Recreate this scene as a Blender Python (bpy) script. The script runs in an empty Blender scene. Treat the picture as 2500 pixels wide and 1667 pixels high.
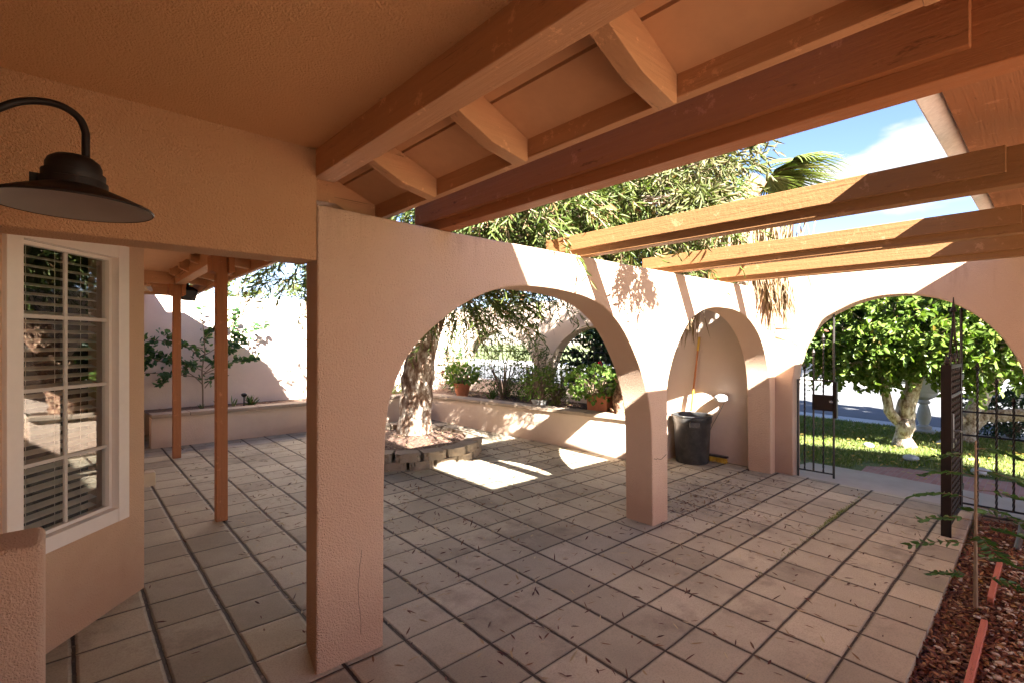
import bpy, bmesh, math, random
import numpy as np
from mathutils import Vector, Matrix
random.seed(7)
R = math.radians
# ---------------------------------------------------------------- camera, sky, sun, exposure
scene = bpy.context.scene
CAMH = 1.56
cd = bpy.data.cameras.new('camera'); cam = bpy.data.objects.new('camera', cd)
scene.collection.objects.link(cam); scene.camera = cam
cd.sensor_width = 36.0; cd.lens = 1140.0 / 2352.0 * 36.0; cd.shift_y = 0.0017
cd.clip_start = 0.02; cd.clip_end = 3000
HEAD = math.atan2(1250, 1140)
cam.location = (0, 0, CAMH); cam.rotation_euler = (R(90), 0, HEAD - R(90))
SUN = Vector((0.57, 1.47, -1.0)).normalized()          # travel direction of the light
sun_el = math.asin(-SUN.z)
w = bpy.data.worlds.new("World"); scene.world = w; w.use_nodes = True
nt = w.node_tree; nt.nodes.clear()
def nn(nt, t, **kw):
    n = nt.nodes.new(t)
    for k, v in kw.items(): setattr(n, k, v)
    return n
out = nn(nt, 'ShaderNodeOutputWorld'); bg = nn(nt, 'ShaderNodeBackground')
sky = nn(nt, 'ShaderNodeTexSky'); sky.sky_type = 'NISHITA'; sky.sun_disc = False
sky.sun_elevation = sun_el
sky.sun_rotation = math.atan2(-SUN.x, -SUN.y)           # clockwise from +Y towards +X
sky.air_density = 0.85; sky.dust_density = 0.25; sky.ozone_density = 1.6
tc = nn(nt, 'ShaderNodeTexCoord'); sep = nn(nt, 'ShaderNodeSeparateXYZ')
mp = nn(nt, 'ShaderNodeMapping'); mp.inputs['Scale'].default_value = (1, 1, 2.3)
mp.inputs['Location'].default_value = (0.35, 0.1, 0.0)
ns = nn(nt, 'ShaderNodeTexNoise'); ns.inputs['Scale'].default_value = 3.4; ns.inputs['Detail'].default_value = 9
ns.inputs['Roughness'].default_value = 0.52
L = nt.links.new
L(tc.outputs['Generated'], mp.inputs['Vector']); L(mp.outputs[0], ns.inputs['Vector'])
L(tc.outputs['Generated'], sep.inputs[0])
d0 = nn(nt, 'ShaderNodeMath', operation='SUBTRACT'); L(sep.outputs[2], d0.inputs[0]); d0.inputs[1].default_value = 0.275
d1 = nn(nt, 'ShaderNodeMath', operation='ABSOLUTE'); L(d0.outputs[0], d1.inputs[0])
el = nn(nt, 'ShaderNodeMapRange'); el.inputs['From Min'].default_value = 0.0; el.inputs['From Max'].default_value = 0.12
el.inputs['To Min'].default_value = 0.065; el.inputs['To Max'].default_value = -0.22
L(d1.outputs[0], el.inputs['Value'])
ad = nn(nt, 'ShaderNodeMath', operation='ADD'); L(ns.outputs['Fac'], ad.inputs[0]); L(el.outputs[0], ad.inputs[1])
cr = nn(nt, 'ShaderNodeMapRange', interpolation_type='SMOOTHSTEP')
cr.inputs['From Min'].default_value = 0.50; cr.inputs['From Max'].default_value = 0.60
L(ad.outputs[0], cr.inputs['Value'])
mx = nn(nt, 'ShaderNodeMix', data_type='RGBA')
hs = nn(nt, 'ShaderNodeHueSaturation'); hs.inputs['Saturation'].default_value = 1.12; hs.inputs['Value'].default_value = 0.62
tn = nn(nt, 'ShaderNodeMix', data_type='RGBA', blend_type='MULTIPLY'); tn.inputs['Factor'].default_value = 1
tn.inputs['B'].default_value = (1.0, .885, .95, 1); L(sky.outputs[0], tn.inputs['A']); L(tn.outputs['Result'], hs.inputs['Color'])
L(cr.outputs[0], mx.inputs['Factor']); L(hs.outputs[0], mx.inputs['A'])
mx.inputs['B'].default_value = (1.75, 1.78, 1.84, 1)
L(mx.outputs['Result'], bg.inputs['Color']); bg.inputs['Strength'].default_value = 0.05
L(bg.outputs[0], out.inputs[0])
sl = bpy.data.lights.new('sun', 'SUN'); so = bpy.data.objects.new('sun', sl); scene.collection.objects.link(so)
sl.energy = 4.5; sl.angle = R(0.55); sl.color = (1.0, 0.955, 0.88)
so.rotation_euler = SUN.to_track_quat('-Z', 'Y').to_euler(); so.location = (-4, -8, 9)
scene.render.engine = 'CYCLES'
scene.view_settings.view_transform = 'Standard'; scene.view_settings.look = 'None'
scene.view_settings.gamma = 1; scene.view_settings.exposure = 3.85
cy = scene.cycles
cy.max_bounces = 10; cy.diffuse_bounces = 6; cy.glossy_bounces = 4; cy.transmission_bounces = 6; cy.transparent_max_bounces = 12
# ---------------------------------------------------------------- helpers
XG = 6.35                                              # gate / street wall inner face
YW, YWB = 2.27, 2.54                                   # arcade wall front, back
def zf(x, y):                                          # the ground falls gently
    return -0.006 * max(-5, min(30, x)) + 0.0246 * max(-3, min(10.5, y))
COL = scene.collection
def link(name, me, mat=None, parent=None):
    o = bpy.data.objects.new(name, me); COL.objects.link(o)
    if mat is not None:
        for m in (mat if isinstance(mat, (list, tuple)) else [mat]): me.materials.append(m)
    if parent is not None: o.parent = parent
    return o
def tag(o, label=None, cat=None, group=None, kind=None):
    if label: o['label'] = label
    if cat: o['category'] = cat
    if group: o['group'] = group
    if kind: o['kind'] = kind
    return o
def thing(name, label, cat, loc=(0, 0, 0), rz=0, group=None):
    o = bpy.data.objects.new(name, None); COL.objects.link(o); o.empty_display_size = 0.1
    o.location = loc; o.rotation_euler = (0, 0, rz)
    return tag(o, label, cat, group)
def copy_tree(o, parent=None):
    c = o.copy(); COL.objects.link(c)
    if parent is not None: c.parent = parent
    for ch in [x for x in bpy.data.objects if x.parent == o]: copy_tree(ch, c)
    return c
class MB:
    def __init__(s): s.b = bmesh.new()
    def box(s, x0, x1, y0, y1, z0, z1, M=None, mi=0):
        vs = [s.b.verts.new(v) for v in [(x0,y0,z0),(x1,y0,z0),(x1,y1,z0),(x0,y1,z0),(x0,y0,z1),(x1,y0,z1),(x1,y1,z1),(x0,y1,z1)]]
        if M is not None:
            for v in vs: v.co = M @ v.co
        for f in [(0,3,2,1),(4,5,6,7),(0,1,5,4),(1,2,6,5),(2,3,7,6),(3,0,4,7)]:
            q = s.b.faces.new([vs[i] for i in f]); q.material_index = mi
        return vs
    def prism(s, pts, a0, a1, axis):
        """pts: 2D outline; axis 'y' -> pts are (x,z) extruded in y; 'x' -> (y,z); 'z' -> (x,y)"""
        def P(p, a):
            return {'y': (p[0], a, p[1]), 'x': (a, p[0], p[1]), 'z': (p[0], p[1], a)}[axis]
        A = [s.b.verts.new(P(p, a0)) for p in pts]; B = [s.b.verts.new(P(p, a1)) for p in pts]
        n = len(pts); fs = [s.b.faces.new(A), s.b.faces.new(B[::-1])]
        for i in range(n): fs.append(s.b.faces.new((A[i], B[i], B[(i+1) % n], A[(i+1) % n])))
        bmesh.ops.recalc_face_normals(s.b, faces=fs)
    def tube(s, pts, rad, n=8, twist=0.0, cap=True, sq=None):
        pts = [Vector(p) for p in pts]; m = len(pts)
        if not hasattr(rad, '__len__'): rad = [rad] * m
        rings = []; ref = None
        for i, p in enumerate(pts):
            t = (pts[min(i+1, m-1)] - pts[max(i-1, 0)]).normalized()
            if ref is None: ref = Vector((0,0,1)) if abs(t.z) < .9 else Vector((1,0,0))
            u = (ref - t * ref.dot(t)).normalized(); ref = u; v = t.cross(u)
            a0 = twist * i
            rings.append([s.b.verts.new(p + rad[i] * (math.cos(a0+2*math.pi*k/n) * u + math.sin(a0+2*math.pi*k/n) * v)) for k in range(n)])
        for i in range(m-1):
            for k in range(n):
                s.b.faces.new((rings[i][k], rings[i][(k+1) % n], rings[i+1][(k+1) % n], rings[i+1][k]))
        if cap:
            s.b.faces.new(rings[0][::-1]); s.b.faces.new(rings[-1])
    def lathe(s, prof, c=(0,0,0), n=24, M=None, jit=0):
        rings = []
        for r, z in prof:
            ring = []
            for k in range(n):
                a = 2*math.pi*k/n; p = Vector((c[0]+r*math.cos(a), c[1]+r*math.sin(a), c[2]+z))
                if jit: p += Vector((random.uniform(-jit,jit),)*3)
                ring.append(s.b.verts.new(M @ p if M is not None else p))
            rings.append(ring)
        for i in range(len(rings)-1):
            for k in range(n):
                s.b.faces.new((rings[i][k], rings[i][(k+1) % n], rings[i+1][(k+1) % n], rings[i+1][k]))
    def build(s, name, mat, parent=None, bevel=0, smooth=False, seg=2, angle=40):
        bmesh.ops.remove_doubles(s.b, verts=s.b.verts, dist=1e-5)
        me = bpy.data.meshes.new(name); s.b.to_mesh(me); s.b.free()
        o = link(name, me, mat, parent)
        if bevel:
            me.polygons.foreach_set('use_smooth', [True]*len(me.polygons))
            md = o.modifiers.new('bevel', 'BEVEL'); md.width = bevel; md.segments = seg; md.limit_method = 'ANGLE'
            md.angle_limit = R(50); md.harden_normals = True; md.miter_outer = 'MITER_ARC'
        elif smooth:
            me.polygons.foreach_set('use_smooth', [True]*len(me.polygons)); me.set_sharp_from_angle(angle=R(angle))
        return o
def quads(name, V, n, mat, parent=None, nv=4):
    """V: (n*nv,3) array -> n faces of nv verts"""
    me = bpy.data.meshes.new(name); me.vertices.add(n*nv); me.vertices.foreach_set('co', V.astype(np.float32).ravel())
    me.loops.add(n*nv); me.loops.foreach_set('vertex_index', np.arange(n*nv, dtype=np.int32))
    me.polygons.add(n); me.polygons.foreach_set('loop_start', np.arange(0, n*nv, nv, dtype=np.int32))
    me.polygons.foreach_set('loop_total', np.full(n, nv, dtype=np.int32)); me.update(calc_edges=True); me.validate()
    return link(name, me, mat, parent)
rng = np.random.default_rng(11)
def unit(v): return v / (np.linalg.norm(v, axis=-1, keepdims=True) + 1e-9)
def leafmesh(name, P, D, ln, wd, mat, parent=None, curl=0.25, shape='lance'):
    """P positions, D directions, ln/wd arrays. each leaf = 6-vertex, 4-tri folded blade"""
    n = len(P); D = unit(D); N = unit(np.cross(D, rng.normal(size=(n,3)))); S = np.cross(D, N)
    ln = np.broadcast_to(ln, (n,))[:,None]; wd = np.broadcast_to(wd, (n,))[:,None]
    a, b = (0.30, 0.68) if shape == 'lance' else (0.22, 0.70)
    k1, k2 = (0.95, 0.75) if shape == 'lance' else (0.9, 0.95)
    c = curl * ln
    V = np.empty((n, 8, 3))
    base = P; tip = P + D*ln - N*c*0.9
    m1 = P + D*ln*a; m2 = P + D*ln*b - N*c*0.35
    up = N*wd*0.22
    L1 = m1 + S*wd*.5*k1 + up; L2 = m2 + S*wd*.5*k2 + up; R1 = m1 - S*wd*.5*k1 + up; R2 = m2 - S*wd*.5*k2 + up
    V = np.stack([base, L1, L2, tip, R2, R1], axis=1)     # 6 verts: base,L1,L2,tip,R2,R1
    me = bpy.data.meshes.new(name); me.vertices.add(n*6); me.vertices.foreach_set('co', V.astype(np.float32).ravel())
    idx = np.array([0,1,2,3, 0,3,4,5], dtype=np.int32); L_ = (np.arange(n, dtype=np.int32)[:,None]*6 + idx[None,:]).ravel()
    me.loops.add(n*8); me.loops.foreach_set('vertex_index', L_)
    me.polygons.add(n*2); me.polygons.foreach_set('loop_start', np.arange(0, n*8, 4, dtype=np.int32))
    me.polygons.foreach_set('loop_total', np.full(n*2, 4, dtype=np.int32)); me.update(calc_edges=True)
    return link(name, me, mat, parent)
def strands(centers, dirs, length, per, droop, spread):
    """leaf positions and directions along drooping twigs"""
    n = len(centers); t = np.linspace(0.05, 1, per)[None,:,None]
    L_ = np.broadcast_to(length, (n,))[:,None,None]
    P = centers[:,None,:] + dirs[:,None,:]*L_*t + np.array([0,0,-1.])*droop*L_*t*t
    D = dirs[:,None,:] + np.array([0,0,-1.])*2*droop*t
    P = P.reshape(-1,3); D = np.repeat(D, 1, axis=1).reshape(-1,3)
    D = unit(D)*0.9 + rng.normal(size=D.shape)*spread
    return P, D
def ell_points(n, c, r, shell=0.45):
    d = unit(rng.normal(size=(n,3))); s = rng.uniform(shell, 1, size=(n,1))**0.7
    return np.array(c) + d*s*np.array(r), d
# ---------------------------------------------------------------- materials
def newmat(name):
    m = bpy.data.materials.new(name); m.use_nodes = True; t = m.node_tree; t.nodes.clear()
    o = nn(t, 'ShaderNodeOutputMaterial'); b = nn(t, 'ShaderNodeBsdfPrincipled'); t.links.new(b.outputs[0], o.inputs[0])
    return m, t, b, o
def coords(t, scale=(1,1,1), obj=False):
    if obj: c = nn(t, 'ShaderNodeTexCoord').outputs['Object']
    else: c = nn(t, 'ShaderNodeNewGeometry').outputs['Position']
    m = nn(t, 'ShaderNodeMapping'); m.inputs['Scale'].default_value = scale; t.links.new(c, m.inputs['Vector'])
    return m.outputs[0]
def noise(t, vec, sc, det=4, rough=.5):
    n = nn(t, 'ShaderNodeTexNoise'); n.inputs['Scale'].default_value = sc; n.inputs['Detail'].default_value = det
    n.inputs['Roughness'].default_value = rough; t.links.new(vec, n.inputs['Vector']); return n.outputs['Fac']
def ramp(t, fac, stops, interp='LINEAR'):
    r = nn(t, 'ShaderNodeValToRGB'); r.color_ramp.interpolation = interp
    while len(r.color_ramp.elements) < len(stops): r.color_ramp.elements.new(0.5)
    for e, (p, c) in zip(r.color_ramp.elements, stops): e.position = p; e.color = (*c, 1) if len(c) == 3 else c
    t.links.new(fac, r.inputs[0]); return r.outputs[0]
def mixc(t, fac, a, b, mode='MIX'):
    m = nn(t, 'ShaderNodeMix', data_type='RGBA', blend_type=mode)
    for s, v in (('Factor', fac), ('A', a), ('B', b)):
        if isinstance(v, (int, float)): m.inputs[s].default_value = v
        elif isinstance(v, tuple): m.inputs[s].default_value = (*v, 1)
        else: t.links.new(v, m.inputs[s])
    return m.outputs['Result']
def mathn(t, op, a, b=0.0, c=None):
    m = nn(t, 'ShaderNodeMath', operation=op)
    for i, v in enumerate((a, b) if c is None else (a, b, c)):
        if isinstance(v, (int, float)): m.inputs[i].default_value = v
        else: t.links.new(v, m.inputs[i])
    return m.outputs[0]
def bump(t, b, h, strength=.5, dist=.01, normal=None):
    n = nn(t, 'ShaderNodeBump'); n.inputs['Strength'].default_value = strength; n.inputs['Distance'].default_value = dist
    t.links.new(h, n.inputs['Height'])
    if normal is not None: t.links.new(normal, n.inputs['Normal'])
    t.links.new(n.outputs[0], b.inputs['Normal']); return n.outputs[0]
def stucco(name, col, dark=.8, grain=1.0, sc=1.0, stain=1.0):
    m, t, b, o = newmat(name); v = coords(t)
    big = noise(t, v, 1.3, 4, .6); mid = noise(t, v, 9, 4, .6)
    c = mixc(t, big, tuple(x*dark for x in col), tuple(min(1, x*1.06) for x in col))
    c = mixc(t, mathn(t, 'MULTIPLY', mid, .25), c, tuple(x*.86 for x in col))
    # grime near the ground and specks
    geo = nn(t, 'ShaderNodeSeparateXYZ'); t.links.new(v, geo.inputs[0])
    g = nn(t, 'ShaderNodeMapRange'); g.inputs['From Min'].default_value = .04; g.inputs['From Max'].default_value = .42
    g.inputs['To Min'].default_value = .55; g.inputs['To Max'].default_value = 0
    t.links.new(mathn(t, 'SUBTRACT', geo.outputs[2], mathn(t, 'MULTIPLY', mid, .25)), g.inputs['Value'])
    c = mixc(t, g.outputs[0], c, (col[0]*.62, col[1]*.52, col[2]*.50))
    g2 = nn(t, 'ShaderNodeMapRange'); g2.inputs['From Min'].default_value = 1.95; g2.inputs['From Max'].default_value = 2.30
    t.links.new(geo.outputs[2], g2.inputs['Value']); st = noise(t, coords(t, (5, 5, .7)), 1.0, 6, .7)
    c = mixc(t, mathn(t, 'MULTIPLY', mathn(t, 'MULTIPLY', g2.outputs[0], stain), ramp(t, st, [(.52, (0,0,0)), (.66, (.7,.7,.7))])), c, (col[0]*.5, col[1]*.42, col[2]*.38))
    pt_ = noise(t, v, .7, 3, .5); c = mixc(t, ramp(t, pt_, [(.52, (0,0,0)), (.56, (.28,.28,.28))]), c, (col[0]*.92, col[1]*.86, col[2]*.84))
    sp = noise(t, v, 60, 2, .7); c = mixc(t, ramp(t, sp, [(.70, (0,0,0)), (.76, (.35,.35,.35))]), c, tuple(x*.45 for x in col))
    t.links.new(c, b.inputs['Base Color']); b.inputs['Roughness'].default_value = .93; b.inputs['Specular IOR Level'].default_value = .15
    vo = nn(t, 'ShaderNodeTexVoronoi'); vo.inputs['Scale'].default_value = 190*sc; t.links.new(v, vo.inputs['Vector'])
    vo.feature = 'SMOOTH_F1'
    f1 = noise(t, v, 135*sc, 3, .6)
    h = mathn(t, 'ADD', mathn(t, 'MULTIPLY', f1, 1.0), mathn(t, 'MULTIPLY', vo.outputs['Distance'], .35))
    lo = noise(t, v, 7, 3, .5)
    n1 = nn(t, 'ShaderNodeBump'); n1.inputs['Strength'].default_value = .5; n1.inputs['Distance'].default_value = .012
    t.links.new(lo, n1.inputs['Height'])
    bump(t, b, h, min(1,.9*grain), .011*grain, n1.outputs[0])
    return m
M = {}
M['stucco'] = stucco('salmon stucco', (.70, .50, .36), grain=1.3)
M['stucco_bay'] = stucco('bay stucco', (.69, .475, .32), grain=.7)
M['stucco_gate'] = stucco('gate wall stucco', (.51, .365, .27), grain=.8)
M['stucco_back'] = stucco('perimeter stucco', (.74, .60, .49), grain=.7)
M['stucco_ceil'] = stucco('ceiling stucco', (.76, .45, .235), grain=1.3, stain=0.0)  # orange of the bounced porch light is put into this base colour
M['stucco_porch_tint'] = stucco('shade tinted porch stucco', (.60, .355, .20), grain=1.3, stain=0.15)  # salmon stucco with the porch's dim orange light put into the colour
M['stucco_low'] = stucco('planter stucco', (.69, .55, .43), grain=.8)
def wood(name, col, axis=1, rough=.62):
    m, t, b, o = newmat(name)
    s = [34, 34, 34]; s[axis] = 1.6
    v = coords(t, tuple(s)); n1 = noise(t, v, 1.5, 6, .65)
    v2 = coords(t, (1,1,1)); n2 = noise(t, v2, 3, 4, .6); n3 = noise(t, v2, 38, 3, .7)
    c = mixc(t, n1, tuple(x*.72 for x in col), tuple(min(1, x*1.08) for x in col))
    c = mixc(t, mathn(t, 'MULTIPLY', n2, .5), c, tuple(x*.80 for x in col))
    s4 = [10, 10, 10]; s4[axis] = 2.2
    n4 = noise(t, coords(t, tuple(s4)), 2.4, 5, .75)
    c = mixc(t, ramp(t, n4, [(.62, (0,0,0)), (.70, (.8,.8,.8))]), c, tuple(x*.35 for x in col))
    n7 = noise(t, v2, 11, 7, .75); c = mixc(t, ramp(t, n7, [(.60, (0,0,0)), (.64, (.45,.45,.45))]), c, tuple(min(1, x*1.45+.05) for x in col))
    s5 = [60, 60, 60]; s5[axis] = 1.1; ck = noise(t, coords(t, tuple(s5)), 1.2, 3, .6)
    c = mixc(t, ramp(t, ck, [(.70, (0,0,0)), (.73, (.8,.8,.8))]), c, tuple(x*.3 for x in col))
    t.links.new(c, b.inputs['Base Color']); b.inputs['Roughness'].default_value = rough; b.inputs['Specular IOR Level'].default_value = .25
    bump(t, b, mathn(t, 'ADD', n1, mathn(t, 'MULTIPLY', n3, .4)), .8, .006)
    return m
M['wood'] = wood('painted beam', (.56, .30, .155), 1)
M['wood_x'] = wood('painted rafter', (.56, .31, .16), 0)
M['wood_z'] = wood('painted post', (.44, .175, .07), 2)
M['wood_red'] = wood('red brown beam', (.42, .165, .065), 1)
M['wood_o'] = wood('orange tan beam', (.24, .118, .046), 1)
M['wood_red_x'] = wood('red strip', (.48, .16, .11), 0)
def plain(name, col, rough=.6, metal=0, spec=.5, nsc=0, nstr=.2, var=.15):
    m, t, b, o = newmat(name); v = coords(t)
    n = noise(t, v, nsc or 12, 4, .6)
    c = mixc(t, n, tuple(x*(1-var) for x in col), tuple(min(1, x*(1+var)) for x in col))
    t.links.new(c, b.inputs['Base Color']); b.inputs['Roughness'].default_value = rough; b.inputs['Metallic'].default_value = metal
    b.inputs['Specular IOR Level'].default_value = spec
    if nsc: bump(t, b, n, nstr, .004)
    return m
M['bounce_ground'] = plain('orange bounce ground', (.27, .145, .075), .8)  # orange chosen so the added ground throws warm light into the porch
M['soffit'] = plain('painted plywood', (.60, .35, .19), .8, nsc=18, nstr=.2, var=.1)
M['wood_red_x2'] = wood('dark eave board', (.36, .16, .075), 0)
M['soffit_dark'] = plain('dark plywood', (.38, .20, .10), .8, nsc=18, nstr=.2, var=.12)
M['iron'] = plain('wrought iron', (.016, .012, .011), .42, .5, .5, 40, .3, .4)
M['iron_dark'] = plain('dark rust iron', (.014, .008, .007), .5, .3, .4, 30, .3, .35)
M['iron_grey'] = plain('galvanised iron', (.16, .165, .17), .4, .7, .5, 40, .2, .2)
M['lamp'] = plain('dark bronze', (.009, .0045, .004), .55, .35, .5, 30, .12, .35)
M['lamp_in'] = plain('lamp inner enamel', (.22, .19, .17), .45, 0, .5)
M['white_frame'] = plain('off white frame', (.88, .82, .75), .5, 0, .4, 25, .1, .05)
M['muntin'] = plain('muntin', (.62, .58, .52), .5)
M['blind'] = plain('blind slat', (.72, .66, .58), .5)
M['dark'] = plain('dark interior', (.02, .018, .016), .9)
M['white'] = plain('white plastic', (.42, .41, .39), .45)
M['beige'] = plain('beige plastic', (.55, .47, .34), .5)
M['gutter'] = plain('white drip edge', (.80, .78, .78), .5, 0, .4, 45, .4, .3)
M['roof'] = plain('roof tiles', (.30, .13, .08), .9, 0, .2, 9, .6, .3)
M['terracotta'] = plain('terracotta', (.46, .17, .09), .85, 0, .2, 30, .3, .2)
M['brick'] = None
def can_mat():
    m, t, b, o = newmat('black dusty plastic'); v = coords(t); n = noise(t, v, 9, 6, .7)
    c = ramp(t, n, [(.42, (.022,.022,.023)), (.62, (.06,.056,.052)), (.72, (.22,.2,.17))])
    t.links.new(c, b.inputs['Base Color']); b.inputs['Roughness'].default_value = .38; return m
M['can'] = can_mat()
def floor_mat():
    m, t, b, o = newmat('stamped concrete'); pos = coords(t)
    wob = nn(t, 'ShaderNodeTexNoise'); wob.inputs['Scale'].default_value = 3.5; wob.inputs['Detail'].default_value = 4
    t.links.new(pos, wob.inputs['Vector'])
    off = nn(t, 'ShaderNodeVectorMath', operation='MULTIPLY_ADD'); t.links.new(wob.outputs['Color'], off.inputs[0])
    off.inputs[1].default_value = (.014, .012, 0); t.links.new(pos, off.inputs[2])
    s = nn(t, 'ShaderNodeSeparateXYZ'); t.links.new(off.outputs[0], s.inputs[0])
    gx = mathn(t, 'DIVIDE', mathn(t, 'SUBTRACT', s.outputs[0], .99+.007), .3135)
    gy = mathn(t, 'DIVIDE', mathn(t, 'SUBTRACT', s.outputs[1], 1.932+.006), .3045)
    def edge(g, sz):
        f = mathn(t, 'FRACT', g); return mathn(t, 'MULTIPLY', mathn(t, 'MINIMUM', f, mathn(t, 'SUBTRACT', 1.0, f)), sz)
    ex, ey = edge(gx, .3135), edge(gy, .3045)
    fine = noise(t, pos, 26, 3, .6)
    px = nn(t, 'ShaderNodeSeparateXYZ'); t.links.new(pos, px.inputs[0])
    kx = nn(t, 'ShaderNodeMapRange', interpolation_type='SMOOTHSTEP'); t.links.new(px.outputs[0], kx.inputs['Value'])
    kx.inputs['From Min'].default_value = 1.6; kx.inputs['From Max'].default_value = 4.4
    wx = mathn(t, 'MULTIPLY', mathn(t, 'MULTIPLY_ADD', fine, .0088, .0016), mathn(t, 'MULTIPLY_ADD', kx.outputs[0], -.74, 1.0))
    wy = mathn(t, 'MULTIPLY', mathn(t, 'MULTIPLY_ADD', fine, .0105, .0018), mathn(t, 'MULTIPLY_ADD', kx.outputs[0], .60, .24))
    def joint(e, wdt, soft):
        mr = nn(t, 'ShaderNodeMapRange', interpolation_type='SMOOTHSTEP'); t.links.new(e, mr.inputs['Value'])
        t.links.new(wdt, mr.inputs['From Min']); t.links.new(mathn(t, 'ADD', wdt, soft), mr.inputs['From Max']); return mr.outputs[0]
    jx, jy = joint(ex, wx, .0035), joint(ey, wy, .0035)
    j = mathn(t, 'MINIMUM', jx, jy)                 # 0 in joint, 1 on tile
    jsx, jsy = joint(ex, wx, .016), joint(ey, wy, .014); js = mathn(t, 'MINIMUM', jsx, jsy)
    cell = nn(t, 'ShaderNodeCombineXYZ'); t.links.new(mathn(t, 'FLOOR', gx), cell.inputs[0]); t.links.new(mathn(t, 'FLOOR', gy), cell.inputs[1])
    wn = nn(t, 'ShaderNodeTexWhiteNoise'); t.links.new(cell.outputs[0], wn.inputs['Vector'])
    n1 = noise(t, pos, .9, 5, .6); n2 = noise(t, pos, 4.2, 6, .68); n3 = noise(t, pos, 130, 3, .7)
    c = ramp(t, n1, [(.32, (.27,.238,.170)), (.5, (.43,.378,.268)), (.68, (.52,.46,.33))])
    c = mixc(t, mathn(t, 'MULTIPLY', n2, .8), c, (.29,.25,.185))
    n5 = noise(t, pos, 1.9, 6, .7); c = mixc(t, ramp(t, n5, [(.54, (0,0,0)), (.70, (.62,.62,.62))]), c, (.13,.105,.08))
    c = mixc(t, ramp(t, n2, [(.55, (0,0,0)), (.75, (.5,.5,.5))]), c, (.52,.42,.32))
    hsv = nn(t, 'ShaderNodeHueSaturation'); t.links.new(c, hsv.inputs['Color'])
    t.links.new(mathn(t, 'MULTIPLY_ADD', wn.outputs['Value'], .42, .82), hsv.inputs['Value']); c = hsv.outputs[0]
    c = mixc(t, mathn(t, 'MULTIPLY', ramp(t, n3, [(.45,(0,0,0)),(.8,(1,1,1))]), .5), c, (.11,.085,.065))
    c = mixc(t, mathn(t, 'MULTIPLY', mathn(t, 'SUBTRACT', 1.0, js), .45), c, (.10,.07,.05))
    c = mixc(t, j, ramp(t, fine, [(.4, (.022,.015,.010)), (.62, (.06,.04,.028)), (.75, (.16,.12,.09))]), c)
    t.links.new(c, b.inputs['Base Color'])
    b.inputs['Roughness'].default_value = .72; b.inputs['Specular IOR Level'].default_value = .3
    vs = coords(t, (1, 4, 1)); slate = noise(t, vs, 4, 5, .6)
    h = mathn(t, 'ADD', mathn(t, 'MULTIPLY', js, .8), mathn(t, 'MULTIPLY', slate, .35))
    h = mathn(t, 'ADD', h, mathn(t, 'MULTIPLY', j, 1.0))
    n0 = nn(t, 'ShaderNodeBump'); n0.inputs['Strength'].default_value = .9; n0.inputs['Distance'].default_value = .008
    t.links.new(h, n0.inputs['Height'])
    bump(t, b, n3, .5, .002, n0.outputs[0])
    return m
M['floor'] = floor_mat()
def concrete(name, col, sc=1):
    m, t, b, o = newmat(name); v = coords(t)
    n1 = noise(t, v, 2.2*sc, 6, .65); n2 = noise(t, v, 90, 3, .7)
    c = mixc(t, n1, tuple(x*.62 for x in col), tuple(min(1, x*1.25) for x in col))
    c = mixc(t, mathn(t, 'MULTIPLY', n2, .5), c, tuple(x*.6 for x in col))
    t.links.new(c, b.inputs['Base Color']); b.inputs['Roughness'].default_value = .88; b.inputs['Specular IOR Level'].default_value = .2
    bump(t, b, mathn(t, 'ADD', mathn(t, 'MULTIPLY', n1, 2.0), n2), .6, .004); return m
M['cap'] = concrete('planter cap concrete', (.40, .31, .23), 2)
M['concrete'] = concrete('walk concrete', (.46, .395, .32))
M['kerb'] = concrete('kerb concrete', (.55, .53, .50))
M['block'] = concrete('split block', (.27, .215, .16), 6)
M['asphalt'] = concrete('asphalt', (.135, .137, .142), .4)
M['birdbath'] = concrete('pale cast stone', (.50, .50, .48), 3)
def brick_mat():
    m, t, b, o = newmat('brick paving'); v = coords(t); br = nn(t, 'ShaderNodeTexBrick')
    t.links.new(v, br.inputs['Vector']); br.inputs['Scale'].default_value = 4.6
    br.inputs['Color1'].default_value = (.30,.13,.10,1); br.inputs['Color2'].default_value = (.40,.20,.16,1); br.inputs['Mortar'].default_value = (.30,.25,.22,1)
    br.inputs['Mortar Size'].default_value = .012
    c = mixc(t, mathn(t, 'MULTIPLY', noise(t, v, 14, 5, .7), .5), br.outputs['Color'], (.22,.12,.10))
    t.links.new(c, b.inputs['Base Color']); b.inputs['Roughness'].default_value = .9; bump(t, b, br.outputs['Fac'], -.4, .004); return m
M['brick'] = brick_mat()
def soil(name, cols, sc=30):
    m, t, b, o = newmat(name); v = coords(t); n = noise(t, v, sc, 6, .75); n2 = noise(t, v, 3, 4, .6)
    c = ramp(t, n, [(.3, cols[0]), (.5, cols[1]), (.72, cols[2])]); c = mixc(t, mathn(t, 'MULTIPLY', n2, .4), c, cols[0])
    t.links.new(c, b.inputs['Base Color']); b.inputs['Roughness'].default_value = .95; bump(t, b, n, .9, .02); return m
M['soil'] = soil('leafy soil', ((.05,.028,.018), (.12,.06,.04), (.30,.20,.13)))
M['mulch'] = soil('mulch bed', ((.035,.018,.012), (.09,.04,.025), (.20,.13,.09)), 40)
M['lawn_base'] = soil('lawn soil', ((.07,.09,.025), (.12,.15,.045), (.22,.22,.09)), 22)
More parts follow.
